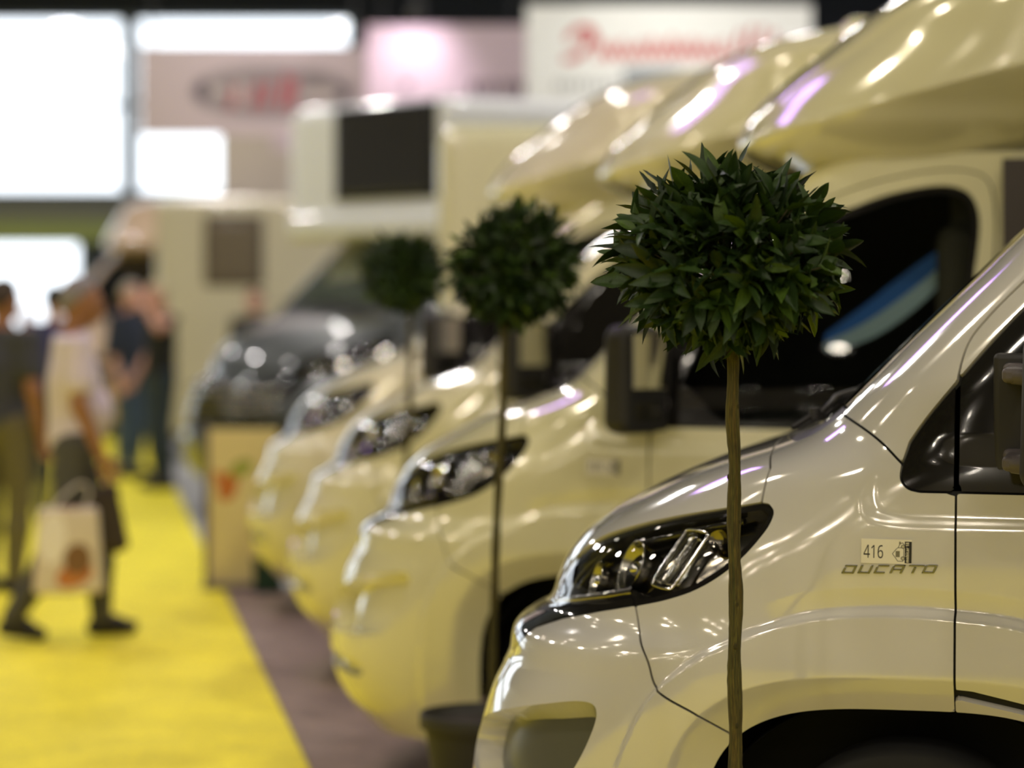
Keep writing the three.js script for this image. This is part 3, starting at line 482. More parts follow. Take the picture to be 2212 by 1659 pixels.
function bayTree(label, d, { trunkPts, crown, rx, ry, leaf, twigs, perTwig, single, potR, potH, potY = 0.004, trunkR = 0.0125 }) {
  const [bx, , bz] = place(trunkPts[trunkPts.length - 1][0], 620, d);
  const t = thing('bay_tree', label, 'tree', [bx, potY, bz], 0, 'clipped bay trees along the row');
  const loc = ([px, py, dz = 0]) => { const p = place(px, py, d); return [p[0] - bx, p[1] - potY, dz]; };
  const pts = trunkPts.map(loc); pts[pts.length - 1][1] = potH - 0.06;
  const curve = new THREE.CatmullRomCurve3(pts.map((p) => V(...p))), tg = new THREE.TubeGeometry(curve, 90, trunkR, 16);
  { const p = tg.attributes.position, n = tg.attributes.normal; for (let i = 0; i < p.count; i++) { const row = Math.floor(i / 17) / 90, ang = (i % 17) % 16, k = trunkR * (0.10 * Math.sin(row * 47 + 1) + 0.12 * n32(ang / 16, row * 3 % 1) + 0.22 * row); p.setXYZ(i, p.getX(i) + n.getX(i) * k, p.getY(i), p.getZ(i) + n.getZ(i) * k); } }
  obj('trunk', tg, barkMat, t);
  for (let k = 0; k < 9; k++) { const u = 0.08 + 0.1 * k + rr(0, 0.05), c = curve.getPointAt(u), a = rr(-0.6, 3.7), g = new THREE.SphereGeometry(trunkR * 0.36, 10, 8); g.scale(1, 1.5, 1); g.translate(c.x + Math.cos(a) * trunkR * 0.95, c.y, c.z + Math.sin(a) * trunkR * 0.95); obj('knot', g, barkMat, t); }
  const cc = V(...loc(crown)), top = curve.getPointAt(0), list = [], stems = [];
  for (let k = 0; k < twigs; k++) {
    // even spread of twig directions over the ball
    const yy = 1 - 2 * (k + 0.5) / twigs, a = k * 2.39996 + rr(-0.25, 0.25), h = Math.sqrt(1 - yy * yy), dir = V(Math.cos(a) * h, yy + rr(-0.08, 0.08), Math.sin(a) * h).normalize();
    const low = smooth(-0.2, -0.9, dir.y), reach = rr(0.70, 0.97) * (1 - 0.22 * low), tip = V(cc.x + dir.x * rx * reach, cc.y + dir.y * ry * reach, cc.z + dir.z * rx * reach);
    const root = V(top.x, top.y + 0.03 + 0.25 * ry * Math.max(-0.3, dir.y), top.z).lerp(cc, 0.5), mid = root.clone().lerp(tip, 0.55).add(V(0, -0.012, 0));
    stems.push(new THREE.TubeGeometry(new THREE.QuadraticBezierCurve3(root, mid, tip), 5, 0.0016, 5));
    for (let j = 0; j < perTwig; j++) {
      const back = j / perTwig, o = tip.clone().lerp(root, back * 0.42).add(V(rr(-1, 1), rr(-1, 1), rr(-1, 1)).multiplyScalar(0.008));
      const ang = j * 2.4 + rr(-0.5, 0.5), side = V(-dir.z, 0, dir.x).normalize(), up2 = dir.clone().cross(side), spread = 0.45 + 1.15 * back + rr(-0.2, 0.45);
      const ld = dir.clone().addScaledVector(side, Math.cos(ang) * spread).addScaledVector(up2, Math.sin(ang) * spread).add(V(0, 0.22 - 0.25 * low, 0)).normalize();
      const nrm = V(rr(-0.8, 0.8), rr(0.1, 1.1), rr(-0.8, 0.8)).addScaledVector(dir, 0.9); nrm.addScaledVector(ld, -nrm.dot(ld)).normalize(); const ax = ld.clone().cross(nrm);
      const m = new THREE.Matrix4().makeBasis(ax, ld, nrm), s = leaf * rr(0.72, 1.15); m.scale(V(s, s, s)); m.setPosition(o);
      list.push({ m, v: Math.floor(rr(0, 5)), c: [0, 0, 0, 1, 1, 1, 2, 3, 3][Math.floor(rr(0, 9))], show: ((o.x - cc.x) ** 2 + (o.z - cc.z) ** 2) / rx ** 2 + ((o.y - cc.y) / ry) ** 2 + 1.3 * (o.z - cc.z) / rx });
    }
  }
  obj('twigs', stems, twigMat, t).userData.kind = 'stuff';
  list.sort((p, q) => q.show - p.show);
  list.slice(0, single).forEach((l) => { const m = obj('leaf', LEAVES[l.v], LEAFM[l.c], t); m.applyMatrix4(l.m); });
  for (let c = 0; c < 4; c++) { const gs = list.slice(single).filter((l) => l.c === c).map((l) => LEAVES[l.v].clone().applyMatrix4(l.m)); if (gs.length) { const f = obj('foliage', mergeGeometries(gs), LEAFM[c], t); f.userData.kind = 'stuff'; } }
  const pot = new THREE.LatheGeometry([[0, 0], [potR * 0.70, 0], [potR * 0.72, 0.01], [potR * 0.92, potH - 0.05], [potR, potH - 0.045], [potR, potH], [potR * 0.94, potH], [potR * 0.9, potH - 0.05], [0, potH - 0.05]].map((p) => new THREE.Vector2(...p)), 40);
  const pg = obj('pot', pot, M.potMat ??= std([0.028, 0.026, 0.020], 0.6), t); obj('soil', cyl(potR * 0.9, potR * 0.9, 0.02, 0, potH - 0.045, 0, 30), soilMat, pg);
  return t;
}
bayTree('sharp clipped ball bay tree on a bare stem in front of the white motorhome', 6.02, { trunkPts: [[1582, 700], [1584, 800], [1582, 900], [1587, 1000], [1585, 1150], [1590, 1300], [1586, 1430], [1589, 1560], [1588, 1700], [1588, 2100]], crown: [1577, 572], rx: 0.245, ry: 0.200, leaf: 0.088, twigs: 215, perTwig: 8, single: 300, potR: 0.17, potH: 0.32 });
bayTree('blurred ball bay tree in a dark pot before the motorhome with the blue blind', 9.15, { trunkPts: [[1090, 690], [1089, 760], [1086, 900], [1080, 1000], [1072, 1150], [1068, 1300], [1062, 1500], [1058, 1640]], crown: [1112, 585], rx: 0.205, ry: 0.212, leaf: 0.064, twigs: 200, perTwig: 9, single: 0, potR: 0.225, potH: 0.385, trunkR: 0.011 });
bayTree('small blurred ball bay tree farthest along the row, before the third motorhome', 12.0, { trunkPts: [[886, 660], [886, 760], [884, 900], [878, 1000], [872, 1200], [870, 1400]], crown: [868, 598], rx: 0.178, ry: 0.175, leaf: 0.06, twigs: 170, perTwig: 8, single: 0, potR: 0.2, potH: 0.36, trunkR: 0.011 });

// ---------------------------------------------------------------- people
function mesher(f, lo, hi, h) {                                // surface of a distance field, one closed mesh
  const n = [0, 1, 2].map((k) => Math.ceil((hi[k] - lo[k]) / h) + 1), [nx, ny, nz] = n, val = new Float32Array(nx * ny * nz), at = (i, j, k) => (k * ny + j) * nx + i;
  for (let k = 0; k < nz; k++) for (let j = 0; j < ny; j++) for (let i = 0; i < nx; i++) val[at(i, j, k)] = f(lo[0] + i * h, lo[1] + j * h, lo[2] + k * h);
  const vid = new Int32Array(nx * ny * nz).fill(-1), pos = [], idx = [];
  for (let k = 0; k + 1 < nz; k++) for (let j = 0; j + 1 < ny; j++) for (let i = 0; i + 1 < nx; i++) {
    let sx = 0, sy = 0, sz = 0, c = 0; const v = (a, b, e) => val[at(i + a, j + b, k + e)];
    const edge = (a, b, e, p, q, r) => { const s = v(a, b, e), t = v(p, q, r); if ((s < 0) !== (t < 0)) { const w = s / (s - t); sx += a + (p - a) * w; sy += b + (q - b) * w; sz += e + (r - e) * w; c++; } };
    edge(0, 0, 0, 1, 0, 0); edge(0, 1, 0, 1, 1, 0); edge(0, 0, 1, 1, 0, 1); edge(0, 1, 1, 1, 1, 1); edge(0, 0, 0, 0, 1, 0); edge(1, 0, 0, 1, 1, 0); edge(0, 0, 1, 0, 1, 1); edge(1, 0, 1, 1, 1, 1); edge(0, 0, 0, 0, 0, 1); edge(1, 0, 0, 1, 0, 1); edge(0, 1, 0, 0, 1, 1); edge(1, 1, 0, 1, 1, 1);
    if (c) { vid[at(i, j, k)] = pos.length / 3; pos.push(lo[0] + (i + sx / c) * h, lo[1] + (j + sy / c) * h, lo[2] + (k + sz / c) * h); }
  }
  const quad = (a, b, c, d, flip) => { if (a < 0 || b < 0 || c < 0 || d < 0) return; flip ? idx.push(a, c, b, a, d, c) : idx.push(a, b, c, a, c, d); };
  for (let k = 1; k + 1 < nz; k++) for (let j = 1; j + 1 < ny; j++) for (let i = 1; i + 1 < nx; i++) {
    const s = val[at(i, j, k)] < 0;
    if (s !== val[at(i + 1, j, k)] < 0) quad(vid[at(i, j - 1, k - 1)], vid[at(i, j, k - 1)], vid[at(i, j, k)], vid[at(i, j - 1, k)], !s);
    if (s !== val[at(i, j + 1, k)] < 0) quad(vid[at(i - 1, j, k - 1)], vid[at(i - 1, j, k)], vid[at(i, j, k)], vid[at(i, j, k - 1)], !s);
    if (s !== val[at(i, j, k + 1)] < 0) quad(vid[at(i - 1, j - 1, k)], vid[at(i, j - 1, k)], vid[at(i, j, k)], vid[at(i - 1, j, k)], !s);
  }
  const g = new THREE.BufferGeometry(); g.setAttribute('position', new THREE.Float32BufferAttribute(pos, 3)); g.setAttribute('uv', new THREE.Float32BufferAttribute(new Float32Array(pos.length / 3 * 2), 2)); g.setIndex(idx); g.computeVertexNormals(); return g;
}
const cone = (a, b, ra, rb) => { const ux = b[0] - a[0], uy = b[1] - a[1], uz = b[2] - a[2], L = ux * ux + uy * uy + uz * uz || 1e-9; return (x, y, z) => { const t = clamp(((x - a[0]) * ux + (y - a[1]) * uy + (z - a[2]) * uz) / L, 0, 1); return Math.hypot(x - a[0] - ux * t, y - a[1] - uy * t, z - a[2] - uz * t) - (ra + (rb - ra) * t); }; };
const ell = (c, r) => (x, y, z) => { const k = Math.hypot((x - c[0]) / r[0], (y - c[1]) / r[1], (z - c[2]) / r[2]); return (k - 1) * Math.min(...r); };
const blend = (fs, k) => (x, y, z) => { let d = 1e3; for (const f of fs) { const e = f(x, y, z), h = clamp(0.5 + 0.5 * (d - e) / k, 0, 1); d = d + (e - d) * h - k * h * (1 - h); } return d; };
const boundsOf = (pts, m) => [[0, 1, 2].map((k) => Math.min(...pts.map((p) => p[k])) - m), [0, 1, 2].map((k) => Math.max(...pts.map((p) => p[k])) + m)];
const mid3 = (a, b, t) => a.map((v, i) => v + (b[i] - v) * t);
// a figure facing local +z, x to its left; J: joints in metres for a 1.75 m figure
function person(label, pos, turn, { h = 1.75, J = {}, skin, shirt, trousers, shoe = [0.015, 0.013, 0.012], hair, sleeve = 0.62, longHair = false, sleeveless = false, belly = 0 }) {
  const D = { hip: [0, 0.94, 0], hipL: [0.095, 0.92, 0], hipR: [-0.095, 0.92, 0], kneeL: [0.10, 0.50, 0.02], kneeR: [-0.10, 0.50, 0.02], ankL: [0.10, 0.09, -0.02], ankR: [-0.10, 0.09, -0.02], chest: [0, 1.27, 0.0], neck: [0, 1.47, -0.01], head: [0, 1.625, 0.02], shL: [0.185, 1.425, -0.01], shR: [-0.185, 1.425, -0.01], elL: [0.235, 1.13, -0.03], elR: [-0.235, 1.13, -0.03], wrL: [0.23, 0.88, 0.05], wrR: [-0.23, 0.88, 0.05], footL: 0, footR: 0, ...J };
  const t = thing('person', label, 'person', pos, turn); t.scale.setScalar(h / 1.75);
  const toe = (a, ang) => [a[0] * 1.08, Math.max(0.035, a[1] - 0.055 - Math.sin(ang) * 0.14), a[2] + 0.15 * Math.cos(ang)];
  const tl = toe(D.ankL, D.footL), tr = toe(D.ankR, D.footR);
  const torso = (g) => [ell([D.chest[0], D.chest[1], D.chest[2]], [0.165 + g, 0.22 + g, 0.105 + g]), ell([D.hip[0], D.hip[1] + 0.02, D.hip[2]], [0.155 + g, 0.13 + g, 0.11 + g]), cone(mid3(D.hip, D.chest, 0.1), mid3(D.hip, D.chest, 0.9), 0.115 + g, 0.12 + g), ell([D.hip[0], D.hip[1] + 0.15, D.hip[2] + 0.05 + belly * 0.4], [0.13 + g, 0.13 + g, 0.07 + g + belly * 0.6]), cone(D.shL, D.shR, 0.06 + g, 0.06 + g)];
  const arm = (s, e, w, g, part = 1) => part < 1 ? [cone(s, mid3(s, e, part), 0.055 + g, 0.05 + g)] : [cone(s, e, 0.052 + g, 0.04 + g), cone(e, w, 0.041 + g, 0.028 + g)];
  const leg = (a, k, n, g) => [cone(a, k, 0.086 + g, 0.056 + g), cone(k, mid3(k, n, 0.35), 0.055 + g, 0.058 + g), cone(mid3(k, n, 0.35), n, 0.057 + g, 0.038 + g)];
  const face = [ell(D.head, [0.076, 0.112, 0.095]), ell([D.head[0], D.head[1] - 0.06, D.head[2] + 0.028], [0.052, 0.05, 0.062]), cone([D.head[0], D.head[1] + 0.012, D.head[2] + 0.088], [D.head[0], D.head[1] - 0.026, D.head[2] + 0.108], 0.010, 0.014), ell([D.head[0] + 0.078, D.head[1] - 0.01, D.head[2]], [0.010, 0.03, 0.018]), ell([D.head[0] - 0.078, D.head[1] - 0.01, D.head[2]], [0.010, 0.03, 0.018]), cone([D.head[0] - 0.018, D.head[1] - 0.058, D.head[2] + 0.086], [D.head[0] + 0.018, D.head[1] - 0.058, D.head[2] + 0.086], 0.009, 0.009), cone(D.neck, mid3(D.neck, D.head, 0.7), 0.057, 0.052)];
  const all = blend([...torso(-0.012), ...arm(D.shL, D.elL, D.wrL, 0), ...arm(D.shR, D.elR, D.wrR, 0), ...leg(D.hipL, D.kneeL, D.ankL, -0.006), ...leg(D.hipR, D.kneeR, D.ankR, -0.006), cone(D.ankL, tl, 0.036, 0.026), cone(D.ankR, tr, 0.036, 0.026), ...face], 0.022);
  const pts = [D.hip, D.head, D.elL, D.elR, D.wrL, D.wrR, D.kneeL, D.kneeR, tl, tr, D.ankL, D.ankR, D.shL, D.shR, [0, 1.76, 0]];
  const [lo, hi] = boundsOf(pts, 0.16), parts = [mesher(all, lo, hi, 0.016)];
  for (const [el, wr, s] of [[D.elL, D.wrL, 1], [D.elR, D.wrR, -1]]) {            // hands: palm, four fingers and a thumb, slightly curled
    const a = V(...wr).sub(V(...el)).normalize(), side = V(0, 0, 1).addScaledVector(a, -a.z).normalize(), pn = a.clone().cross(side).multiplyScalar(s), P0 = V(...wr), q = (u, v, w) => P0.clone().addScaledVector(a, u).addScaledVector(side, v).addScaledVector(pn, w).toArray();
    const fs = [cone(q(0, 0, 0), q(0.045, 0, 0), 0.024, 0.022), cone(q(0.05, -0.018, 0), q(0.085, -0.026, 0), 0.016, 0.013), cone(q(0.05, 0.018, 0), q(0.085, 0.024, 0), 0.016, 0.013)], ft = [];
    [[-0.032, 0.05], [-0.011, 0.064], [0.011, 0.07], [0.032, 0.06]].forEach(([v, l]) => { const b = q(0.088, v, 0), m = q(0.088 + l * 0.55, v * 1.05, -0.012), e = q(0.088 + l * 0.85, v * 1.05, -0.036); ft.push(cone(b, m, 0.0095, 0.0088), cone(m, e, 0.0088, 0.0075)); });
    ft.push(cone(q(0.03, 0.026, 0), q(0.062, 0.052, -0.012), 0.0115, 0.010), cone(q(0.062, 0.052, -0.012), q(0.09, 0.056, -0.022), 0.0098, 0.008));
    const pm = blend(fs, 0.012), fz = blend(ft, 0.003), f = (x, y, z) => Math.min(pm(x, y, z), fz(x, y, z)), [l2, h2] = boundsOf([wr, q(0.17, 0.06, -0.05), q(0.17, -0.06, 0.02), q(0.1, 0.07, -0.03)], 0.035);
    parts.push(mesher(f, l2, h2, 0.0055));
  }
  obj('body', mergeGeometries(parts), std(skin, 0.6), t);
  const cutY = (f, y0, y1) => (x, y, z) => Math.max(f(x, y, z), y0 - y, y - y1);
  const sl = sleeveless ? 0.05 : sleeve;
  const sh = blend([...torso(0.010), ...arm(D.shL, D.elL, D.wrL, sleeveless ? 0.0 : 0.020, sl), ...arm(D.shR, D.elR, D.wrR, sleeveless ? 0.0 : 0.020, sl)], 0.03);
  obj('shirt', mesher(cutY(sh, D.hip[1] - 0.07, D.neck[1] - 0.0), lo, hi, 0.016), std(shirt, 0.85), t);
  const collar = new THREE.TorusGeometry(0.066, 0.016, 8, 20); collar.rotateX(Math.PI / 2 - 0.25); collar.translate(D.neck[0], D.neck[1] - 0.005, D.neck[2] + 0.005); if (!sleeveless) obj('collar', collar, std(shirt, 0.85), t);
  const tro = blend([ell([D.hip[0], D.hip[1], D.hip[2]], [0.165, 0.13, 0.122]), ...leg(D.hipL, D.kneeL, D.ankL, 0.014), ...leg(D.hipR, D.kneeR, D.ankR, 0.014)], 0.02);
  obj('trousers', mesher((x, y, z) => Math.max(tro(x, y, z), y - D.hip[1] - 0.07), lo, hi, 0.016), std(trousers, 0.9), t);
  for (const [a, b] of [[D.ankL, tl], [D.ankR, tr]]) { const heel = [a[0], a[1] - 0.052, a[2] - 0.035], f = blend([cone(heel, b, 0.040, 0.034), cone([a[0], a[1] - 0.015, a[2]], mid3(a, b, 0.6), 0.044, 0.034)], 0.02), [l3, h3] = boundsOf([heel, b, a], 0.07); obj('shoe', mesher(f, l3, h3, 0.012), std(shoe, 0.6), t); }
  const hx = D.head, hf = ell([hx[0], hx[1] + 0.012, hx[2] - 0.008], [0.088, 0.118, 0.106]), hd = longHair ? blend([hf, cone([hx[0], hx[1], hx[2] - 0.06], [hx[0], hx[1] - 0.17, hx[2] - 0.07], 0.07, 0.05)], 0.03) : hf;
  obj('hair', mesher((x, y, z) => Math.max(hd(x, y, z), (z - hx[2]) * 0.9 - (y - hx[1] - 0.035) * 1.0, hx[1] - (longHair ? 0.2 : 0.07) - y), [hx[0] - 0.16, hx[1] - 0.26, hx[2] - 0.2], [hx[0] + 0.16, hx[1] + 0.16, hx[2] + 0.16], 0.010), std(hair, 0.9), t);
  for (const s of [1, -1]) { const e = new THREE.SphereGeometry(0.011, 10, 8); e.translate(hx[0] + s * 0.032, hx[1] + 0.008, hx[2] + 0.084); obj('eye', e, M.gloss, t); }
  return t;
}
const SK = { tanned: [0.30, 0.135, 0.05], light: [0.52, 0.29, 0.20], pink: [0.60, 0.32, 0.24] };
const ground = (px, d) => { const p = place(px, 620, d); return [p[0], 0.001, p[2]]; };
person('man in a pale short-sleeved shirt and grey trousers walking with carrier bags', ground(160, 14.25), Math.PI / 2 + 0.25, { h: 1.80, skin: SK.tanned, shirt: [0.66, 0.58, 0.60], trousers: [0.075, 0.072, 0.058], hair: [0.22, 0.20, 0.17], belly: 0.06, J: { ankL: [0.09, 0.09, 0.14], kneeL: [0.10, 0.50, 0.13], ankR: [-0.09, 0.12, -0.30], kneeR: [-0.10, 0.50, -0.06], footR: 0.5, elR: [-0.25, 1.13, 0.0], wrR: [-0.25, 0.90, 0.10], elL: [0.25, 1.14, -0.06], wrL: [0.24, 0.89, 0.04], head: [0, 1.625, 0.04] } });
person('man in a dark grey T-shirt and khaki trousers seen from behind at the aisle side', ground(5, 16.4), Math.PI - 0.5, { h: 1.80, skin: SK.tanned, shirt: [0.045, 0.048, 0.052], trousers: [0.13, 0.115, 0.045], hair: [0.05, 0.035, 0.02], shoe: [0.02, 0.015, 0.012] });
person('blonde woman in a black sleeveless top and jeans with one arm raised', ground(348, 24.8), -Math.PI / 2 + 0.5, { h: 1.80, skin: SK.pink, shirt: [0.010, 0.011, 0.012], trousers: [0.022, 0.035, 0.05], hair: [0.50, 0.42, 0.27], sleeveless: true, J: { elL: [0.27, 1.36, 0.12], wrL: [0.10, 1.52, 0.17], head: [0.0, 1.625, 0.05], elR: [-0.29, 1.16, -0.02], wrR: [-0.27, 0.95, 0.12] } });
person('grey-haired person in a navy jacket and blue jeans facing the woman', ground(280, 26.3), Math.PI / 2 - 0.5, { h: 1.80, skin: SK.pink, shirt: [0.018, 0.025, 0.045], trousers: [0.05, 0.08, 0.12], hair: [0.42, 0.38, 0.32], sleeve: 0.98 });
person('dark-haired person in a deep blue shirt behind the man with bags', ground(118, 21.5), Math.PI - 0.2, { h: 1.77, skin: SK.light, shirt: [0.035, 0.035, 0.12], trousers: [0.03, 0.03, 0.035], hair: [0.012, 0.012, 0.016] });
person('shorter person in a magenta top far down the aisle', ground(55, 30), 0.4, { h: 1.52, skin: SK.light, shirt: [0.42, 0.10, 0.26], trousers: [0.05, 0.05, 0.06], hair: [0.05, 0.03, 0.02] });
person('person in black clothes with a flushed face standing beyond the dark cab', ground(552, 27.2), -0.3, { h: 1.74, skin: SK.pink, shirt: [0.016, 0.016, 0.022], trousers: [0.02, 0.02, 0.025], hair: [0.10, 0.06, 0.03], sleeve: 0.98 });

// bags carried by the walking man
function bagTex() {
  const c = document.createElement('canvas'); c.width = 256; c.height = 320; const x = c.getContext('2d');
  x.fillStyle = '#d8cbb6'; x.fillRect(0, 0, 256, 320); x.fillStyle = '#b9713a'; x.beginPath(); x.ellipse(150, 250, 74, 44, -0.4, 0, 7); x.fill(); x.fillStyle = '#7d5a34'; x.beginPath(); x.ellipse(165, 190, 52, 60, 0.3, 0, 7); x.fill(); x.fillStyle = '#efe7da'; x.beginPath(); x.ellipse(60, 110, 60, 95, 0, 0, 7); x.fill(); x.fillStyle = '#c9843f'; x.fillRect(96, 262, 90, 20);
  const t = new THREE.CanvasTexture(c); t.colorSpace = THREE.SRGBColorSpace; return t;
}
{
  const g = rbox(0.33, 0.42, 0.09, 0.025, 0, 0.21, 0, 4), p = g.attributes.position; for (let i = 0; i < p.count; i++) { const y = p.getY(i) / 0.42; p.setX(i, p.getX(i) * (1.04 - 0.18 * y)); p.setZ(i, p.getZ(i) * (1.25 - 0.55 * y) + 0.008 * Math.sin(p.getX(i) * 30 + y * 5)); } g.computeVertexNormals();
  const a = place(148, 1282, 13.92), t = thing('carrier_bag', 'white printed plastic carrier bag hanging from the walking man\'s hand', 'bag', [a[0], a[1], a[2]], 0.25);
  obj('bag_body', g, new THREE.MeshPhysicalMaterial({ map: bagTex(), roughness: 0.5 }), t);
  for (const z of [-0.018, 0.018]) obj('handle', tube([[-0.07, 0.41, z], [-0.03, 0.47, z * 0.6], [0.07, 0.535, z * 0.2], [0.10, 0.50, z * 0.3], [0.08, 0.41, z]], 0.006, 6), std([0.65, 0.6, 0.5], 0.6), t);
  const b = rbox(0.19, 0.34, 0.15, 0.06, 0, 0.17, 0, 5), q = b.attributes.position; for (let i = 0; i < q.count; i++) { const y = q.getY(i) / 0.34; q.setX(i, q.getX(i) * (1.1 - 0.45 * y * y) + 0.012 * Math.sin(y * 14)); q.setZ(i, q.getZ(i) * (1 - 0.4 * y)); } b.computeVertexNormals();
  const e = place(228, 1195, 14.12), u = thing('soft_bag', 'dark brown soft bag held beside the white carrier bag', 'bag', [e[0], e[1], e[2]], 0.3);
  obj('bag_body', b, std([0.045, 0.032, 0.014], 0.8), u); obj('handle', tube([[-0.05, 0.32, 0], [-0.08, 0.39, 0], [-0.055, 0.42, 0], [-0.01, 0.38, 0], [0.03, 0.32, 0]], 0.008, 6), std([0.03, 0.02, 0.012], 0.7), u);
}

// ---------------------------------------------------------------- things farther down the hall
{ // cream caravan behind the row
  const a = place(945, 260, 18.2), t = thing('caravan', 'tall cream caravan body with rounded corners behind the lilac tinged motorhome', 'caravan', [a[0], 0, -19.2], 0);
  const g = rbox(5.2, 2.35, 2.1, 0.14, 2.6, 1.62, 0, 6); obj('body', g, M.paintCream, t); obj('skirt', rbox(5.0, 0.22, 2.0, 0.04, 2.6, 0.36, 0), M.plasticGrey, t);
  for (const s of [1, -1]) wheelParts(t, 2.9, s * 0.9, s);
  const w = grp('window', t); obj('frame', rbox(1.1, 0.6, 0.05, 0.06, 1.9, 1.9, 1.04), M.plasticGrey, w); obj('pane', rbox(1.0, 0.5, 0.03, 0.05, 1.9, 1.9, 1.06), M.glassDark, w);
}
{ // dark cab under a white alcove, turned towards the aisle
  const t = motorhome('camper_truck', 'camper with a dark grey cab and white alcove with a large dark window', null, { res: 0.4, bodyPaint: M.paintDark, pos: [-2.1, 0, -22.2], turn: 36 * Math.PI / 180, cap: false, body: false, screenMat: M.glassGreen });
  t.scale.setScalar(1.1);
  t.userData.category = 'camper';
  obj('alcove', rbox(3.0, 0.95, 2.1, 0.10, 2.52, 2.46, 0, 6), M.paintCold, t); obj('living_body', rbox(3.6, 2.55, 2.1, 0.08, 4.15, 1.66, 0, 5), M.paintCold, t);
  obj('alcove_lip', rbox(0.2, 0.22, 2.06, 0.08, 1.08, 2.05, 0, 5), M.paintCold, t);
  const w = grp('alcove_window', t); obj('frame', rbox(0.05, 0.68, 1.3, 0.02, 1.015, 2.56, 0.3), M.black, w); obj('pane', rbox(0.03, 0.60, 1.2, 0.012, 0.993, 2.56, 0.3), M.glassDark, w);
  for (const s of [1, -1]) wheelParts(t, 4.4, s * 0.92, s);
  for (const y of [0.70, 0.76, 0.82, 0.88]) obj('grille_bar', tube([[0.30, y, -0.8], [-0.02 - 0.12, y, -0.5], [-0.185, y, -0.2], [-0.19, y, 0], [-0.185, y, 0.2], [-0.14, y, 0.5], [0.30, y, 0.8]], 0.012, 6), M.chromeDark, t);
}
{ // beige motorhome side with a brown framed window
  const a = place(335, 430, 29), t = thing('motorhome', 'sand beige motorhome side with a brown framed window beyond the visitors', 'motorhome', [a[0], 0, -30.1], 0);
  obj('body', rbox(4.6, 2.42, 2.2, 0.10, 2.3, 1.45, 0, 5), M.paintSand, t); obj('skirt', rbox(4.5, 0.2, 2.1, 0.03, 2.3, 0.28, 0), M.plasticGrey, t);
  const w = grp('window', t); obj('frame', rbox(0.60, 0.72, 0.06, 0.05, 0.80, 2.12, 1.10), std([0.10, 0.075, 0.05], 0.6), w); obj('pane', rbox(0.46, 0.56, 0.04, 0.04, 0.80, 2.12, 1.12), std([0.16, 0.13, 0.09], 0.1), w);
  for (const s of [1, -1]) wheelParts(t, 3.3, s * 0.92, s);
}
{ // tan motorhome facing the aisle
  const t = motorhome('motorhome', 'tan motorhome front with a sloping windscreen facing the aisle, behind the visitors', null, { res: 0.35, bodyPaint: M.paintTan, pos: [-5.0, 0, -33.2], turn: 62 * Math.PI / 180, cap: true, body: false });
}
{ // printed display board and green crate beside the row
  const c = document.createElement('canvas'); c.width = 256; c.height = 512; const x = c.getContext('2d'); x.fillStyle = '#e4d592'; x.fillRect(0, 0, 256, 512);
  x.fillStyle = '#c7742a'; x.beginPath(); x.ellipse(70, 190, 34, 52, 0.4, 0, 7); x.fill(); x.beginPath(); x.ellipse(38, 165, 18, 30, -0.5, 0, 7); x.fill(); x.fillStyle = '#9aa53a'; x.beginPath(); x.ellipse(120, 130, 46, 26, -0.4, 0, 7); x.fill(); x.fillStyle = '#d8cd96'; x.fillRect(120, 190, 90, 18);
  const tx = new THREE.CanvasTexture(c); tx.colorSpace = THREE.SRGBColorSpace;
  const t = thing('display_board', 'low beige display board with orange and green print at the carpet edge', 'board', [-1.56, 0, -16.62], 0.0);
  obj('panel', box(0.40, 0.90, 0.03, 0, 0.475, 0), new THREE.MeshPhysicalMaterial({ map: tx, roughness: 0.6 }), t); obj('edge_post', [box(0.028, 0.96, 0.05, -0.215, 0.48, 0)], M.plasticGrey, t); obj('foot', [box(0.46, 0.02, 0.24, 0, 0.012, 0)], M.plasticGrey, t);
  const k = thing('crate', 'small dark green crate on the floor beside the display board', 'crate', [-1.40, 0.001, -16.38], 0.1);
  obj('shell', [box(0.16, 0.012, 0.12, 0, 0.006, 0), box(0.16, 0.19, 0.008, 0, 0.095, 0.056), box(0.16, 0.19, 0.008, 0, 0.095, -0.056), box(0.008, 0.19, 0.12, -0.076, 0.095, 0), box(0.008, 0.19, 0.12, 0.076, 0.095, 0)], std([0.008, 0.045, 0.015], 0.6), k); obj('rim', [box(0.176, 0.016, 0.01, 0, 0.185, 0.063), box(0.176, 0.016, 0.01, 0, 0.185, -0.063), box(0.01, 0.016, 0.13, 0.084, 0.185, 0), box(0.01, 0.016, 0.13, -0.084, 0.185, 0)], std([0.01, 0.05, 0.018], 0.5), k);
}
// hanging signs and stand walls
function signBoard(name, label, d, px0, px1, py0, py1, draw, back, bg, posts = []) {
  const a = place(px0, py0, d), b = place(px1, py1, d), w = b[0] - a[0], h = a[1] - b[1], c = document.createElement('canvas'); c.width = 1024; c.height = Math.round(1024 * h / w); const x = c.getContext('2d'); x.fillStyle = bg; x.fillRect(0, 0, c.width, c.height); draw(x, c.width, c.height);
  const tx = new THREE.CanvasTexture(c); tx.colorSpace = THREE.SRGBColorSpace;
  const t = thing(name, label, 'sign', [(a[0] + b[0]) / 2, b[1], -d], 0);
  obj('print_face', box(w, h, 0.02, 0, h / 2, 0.03), new THREE.MeshPhysicalMaterial({ map: tx, roughness: 0.7 }), t); obj('back_frame', box(w, h, 0.04, 0, h / 2, 0), back, t);
  for (const u of posts) obj('hanging_cable', bar([u * w, h, 0], [u * w, CEILING - b[1], 0], 0.012, 6), lampHousing, t);
  return t;
}
const slant = (x, u, v, w, h, lean, col) => { x.strokeStyle = col; x.lineWidth = w; x.lineCap = 'round'; x.beginPath(); x.moveTo(u, v); x.lineTo(u + lean, v - h); x.stroke(); };
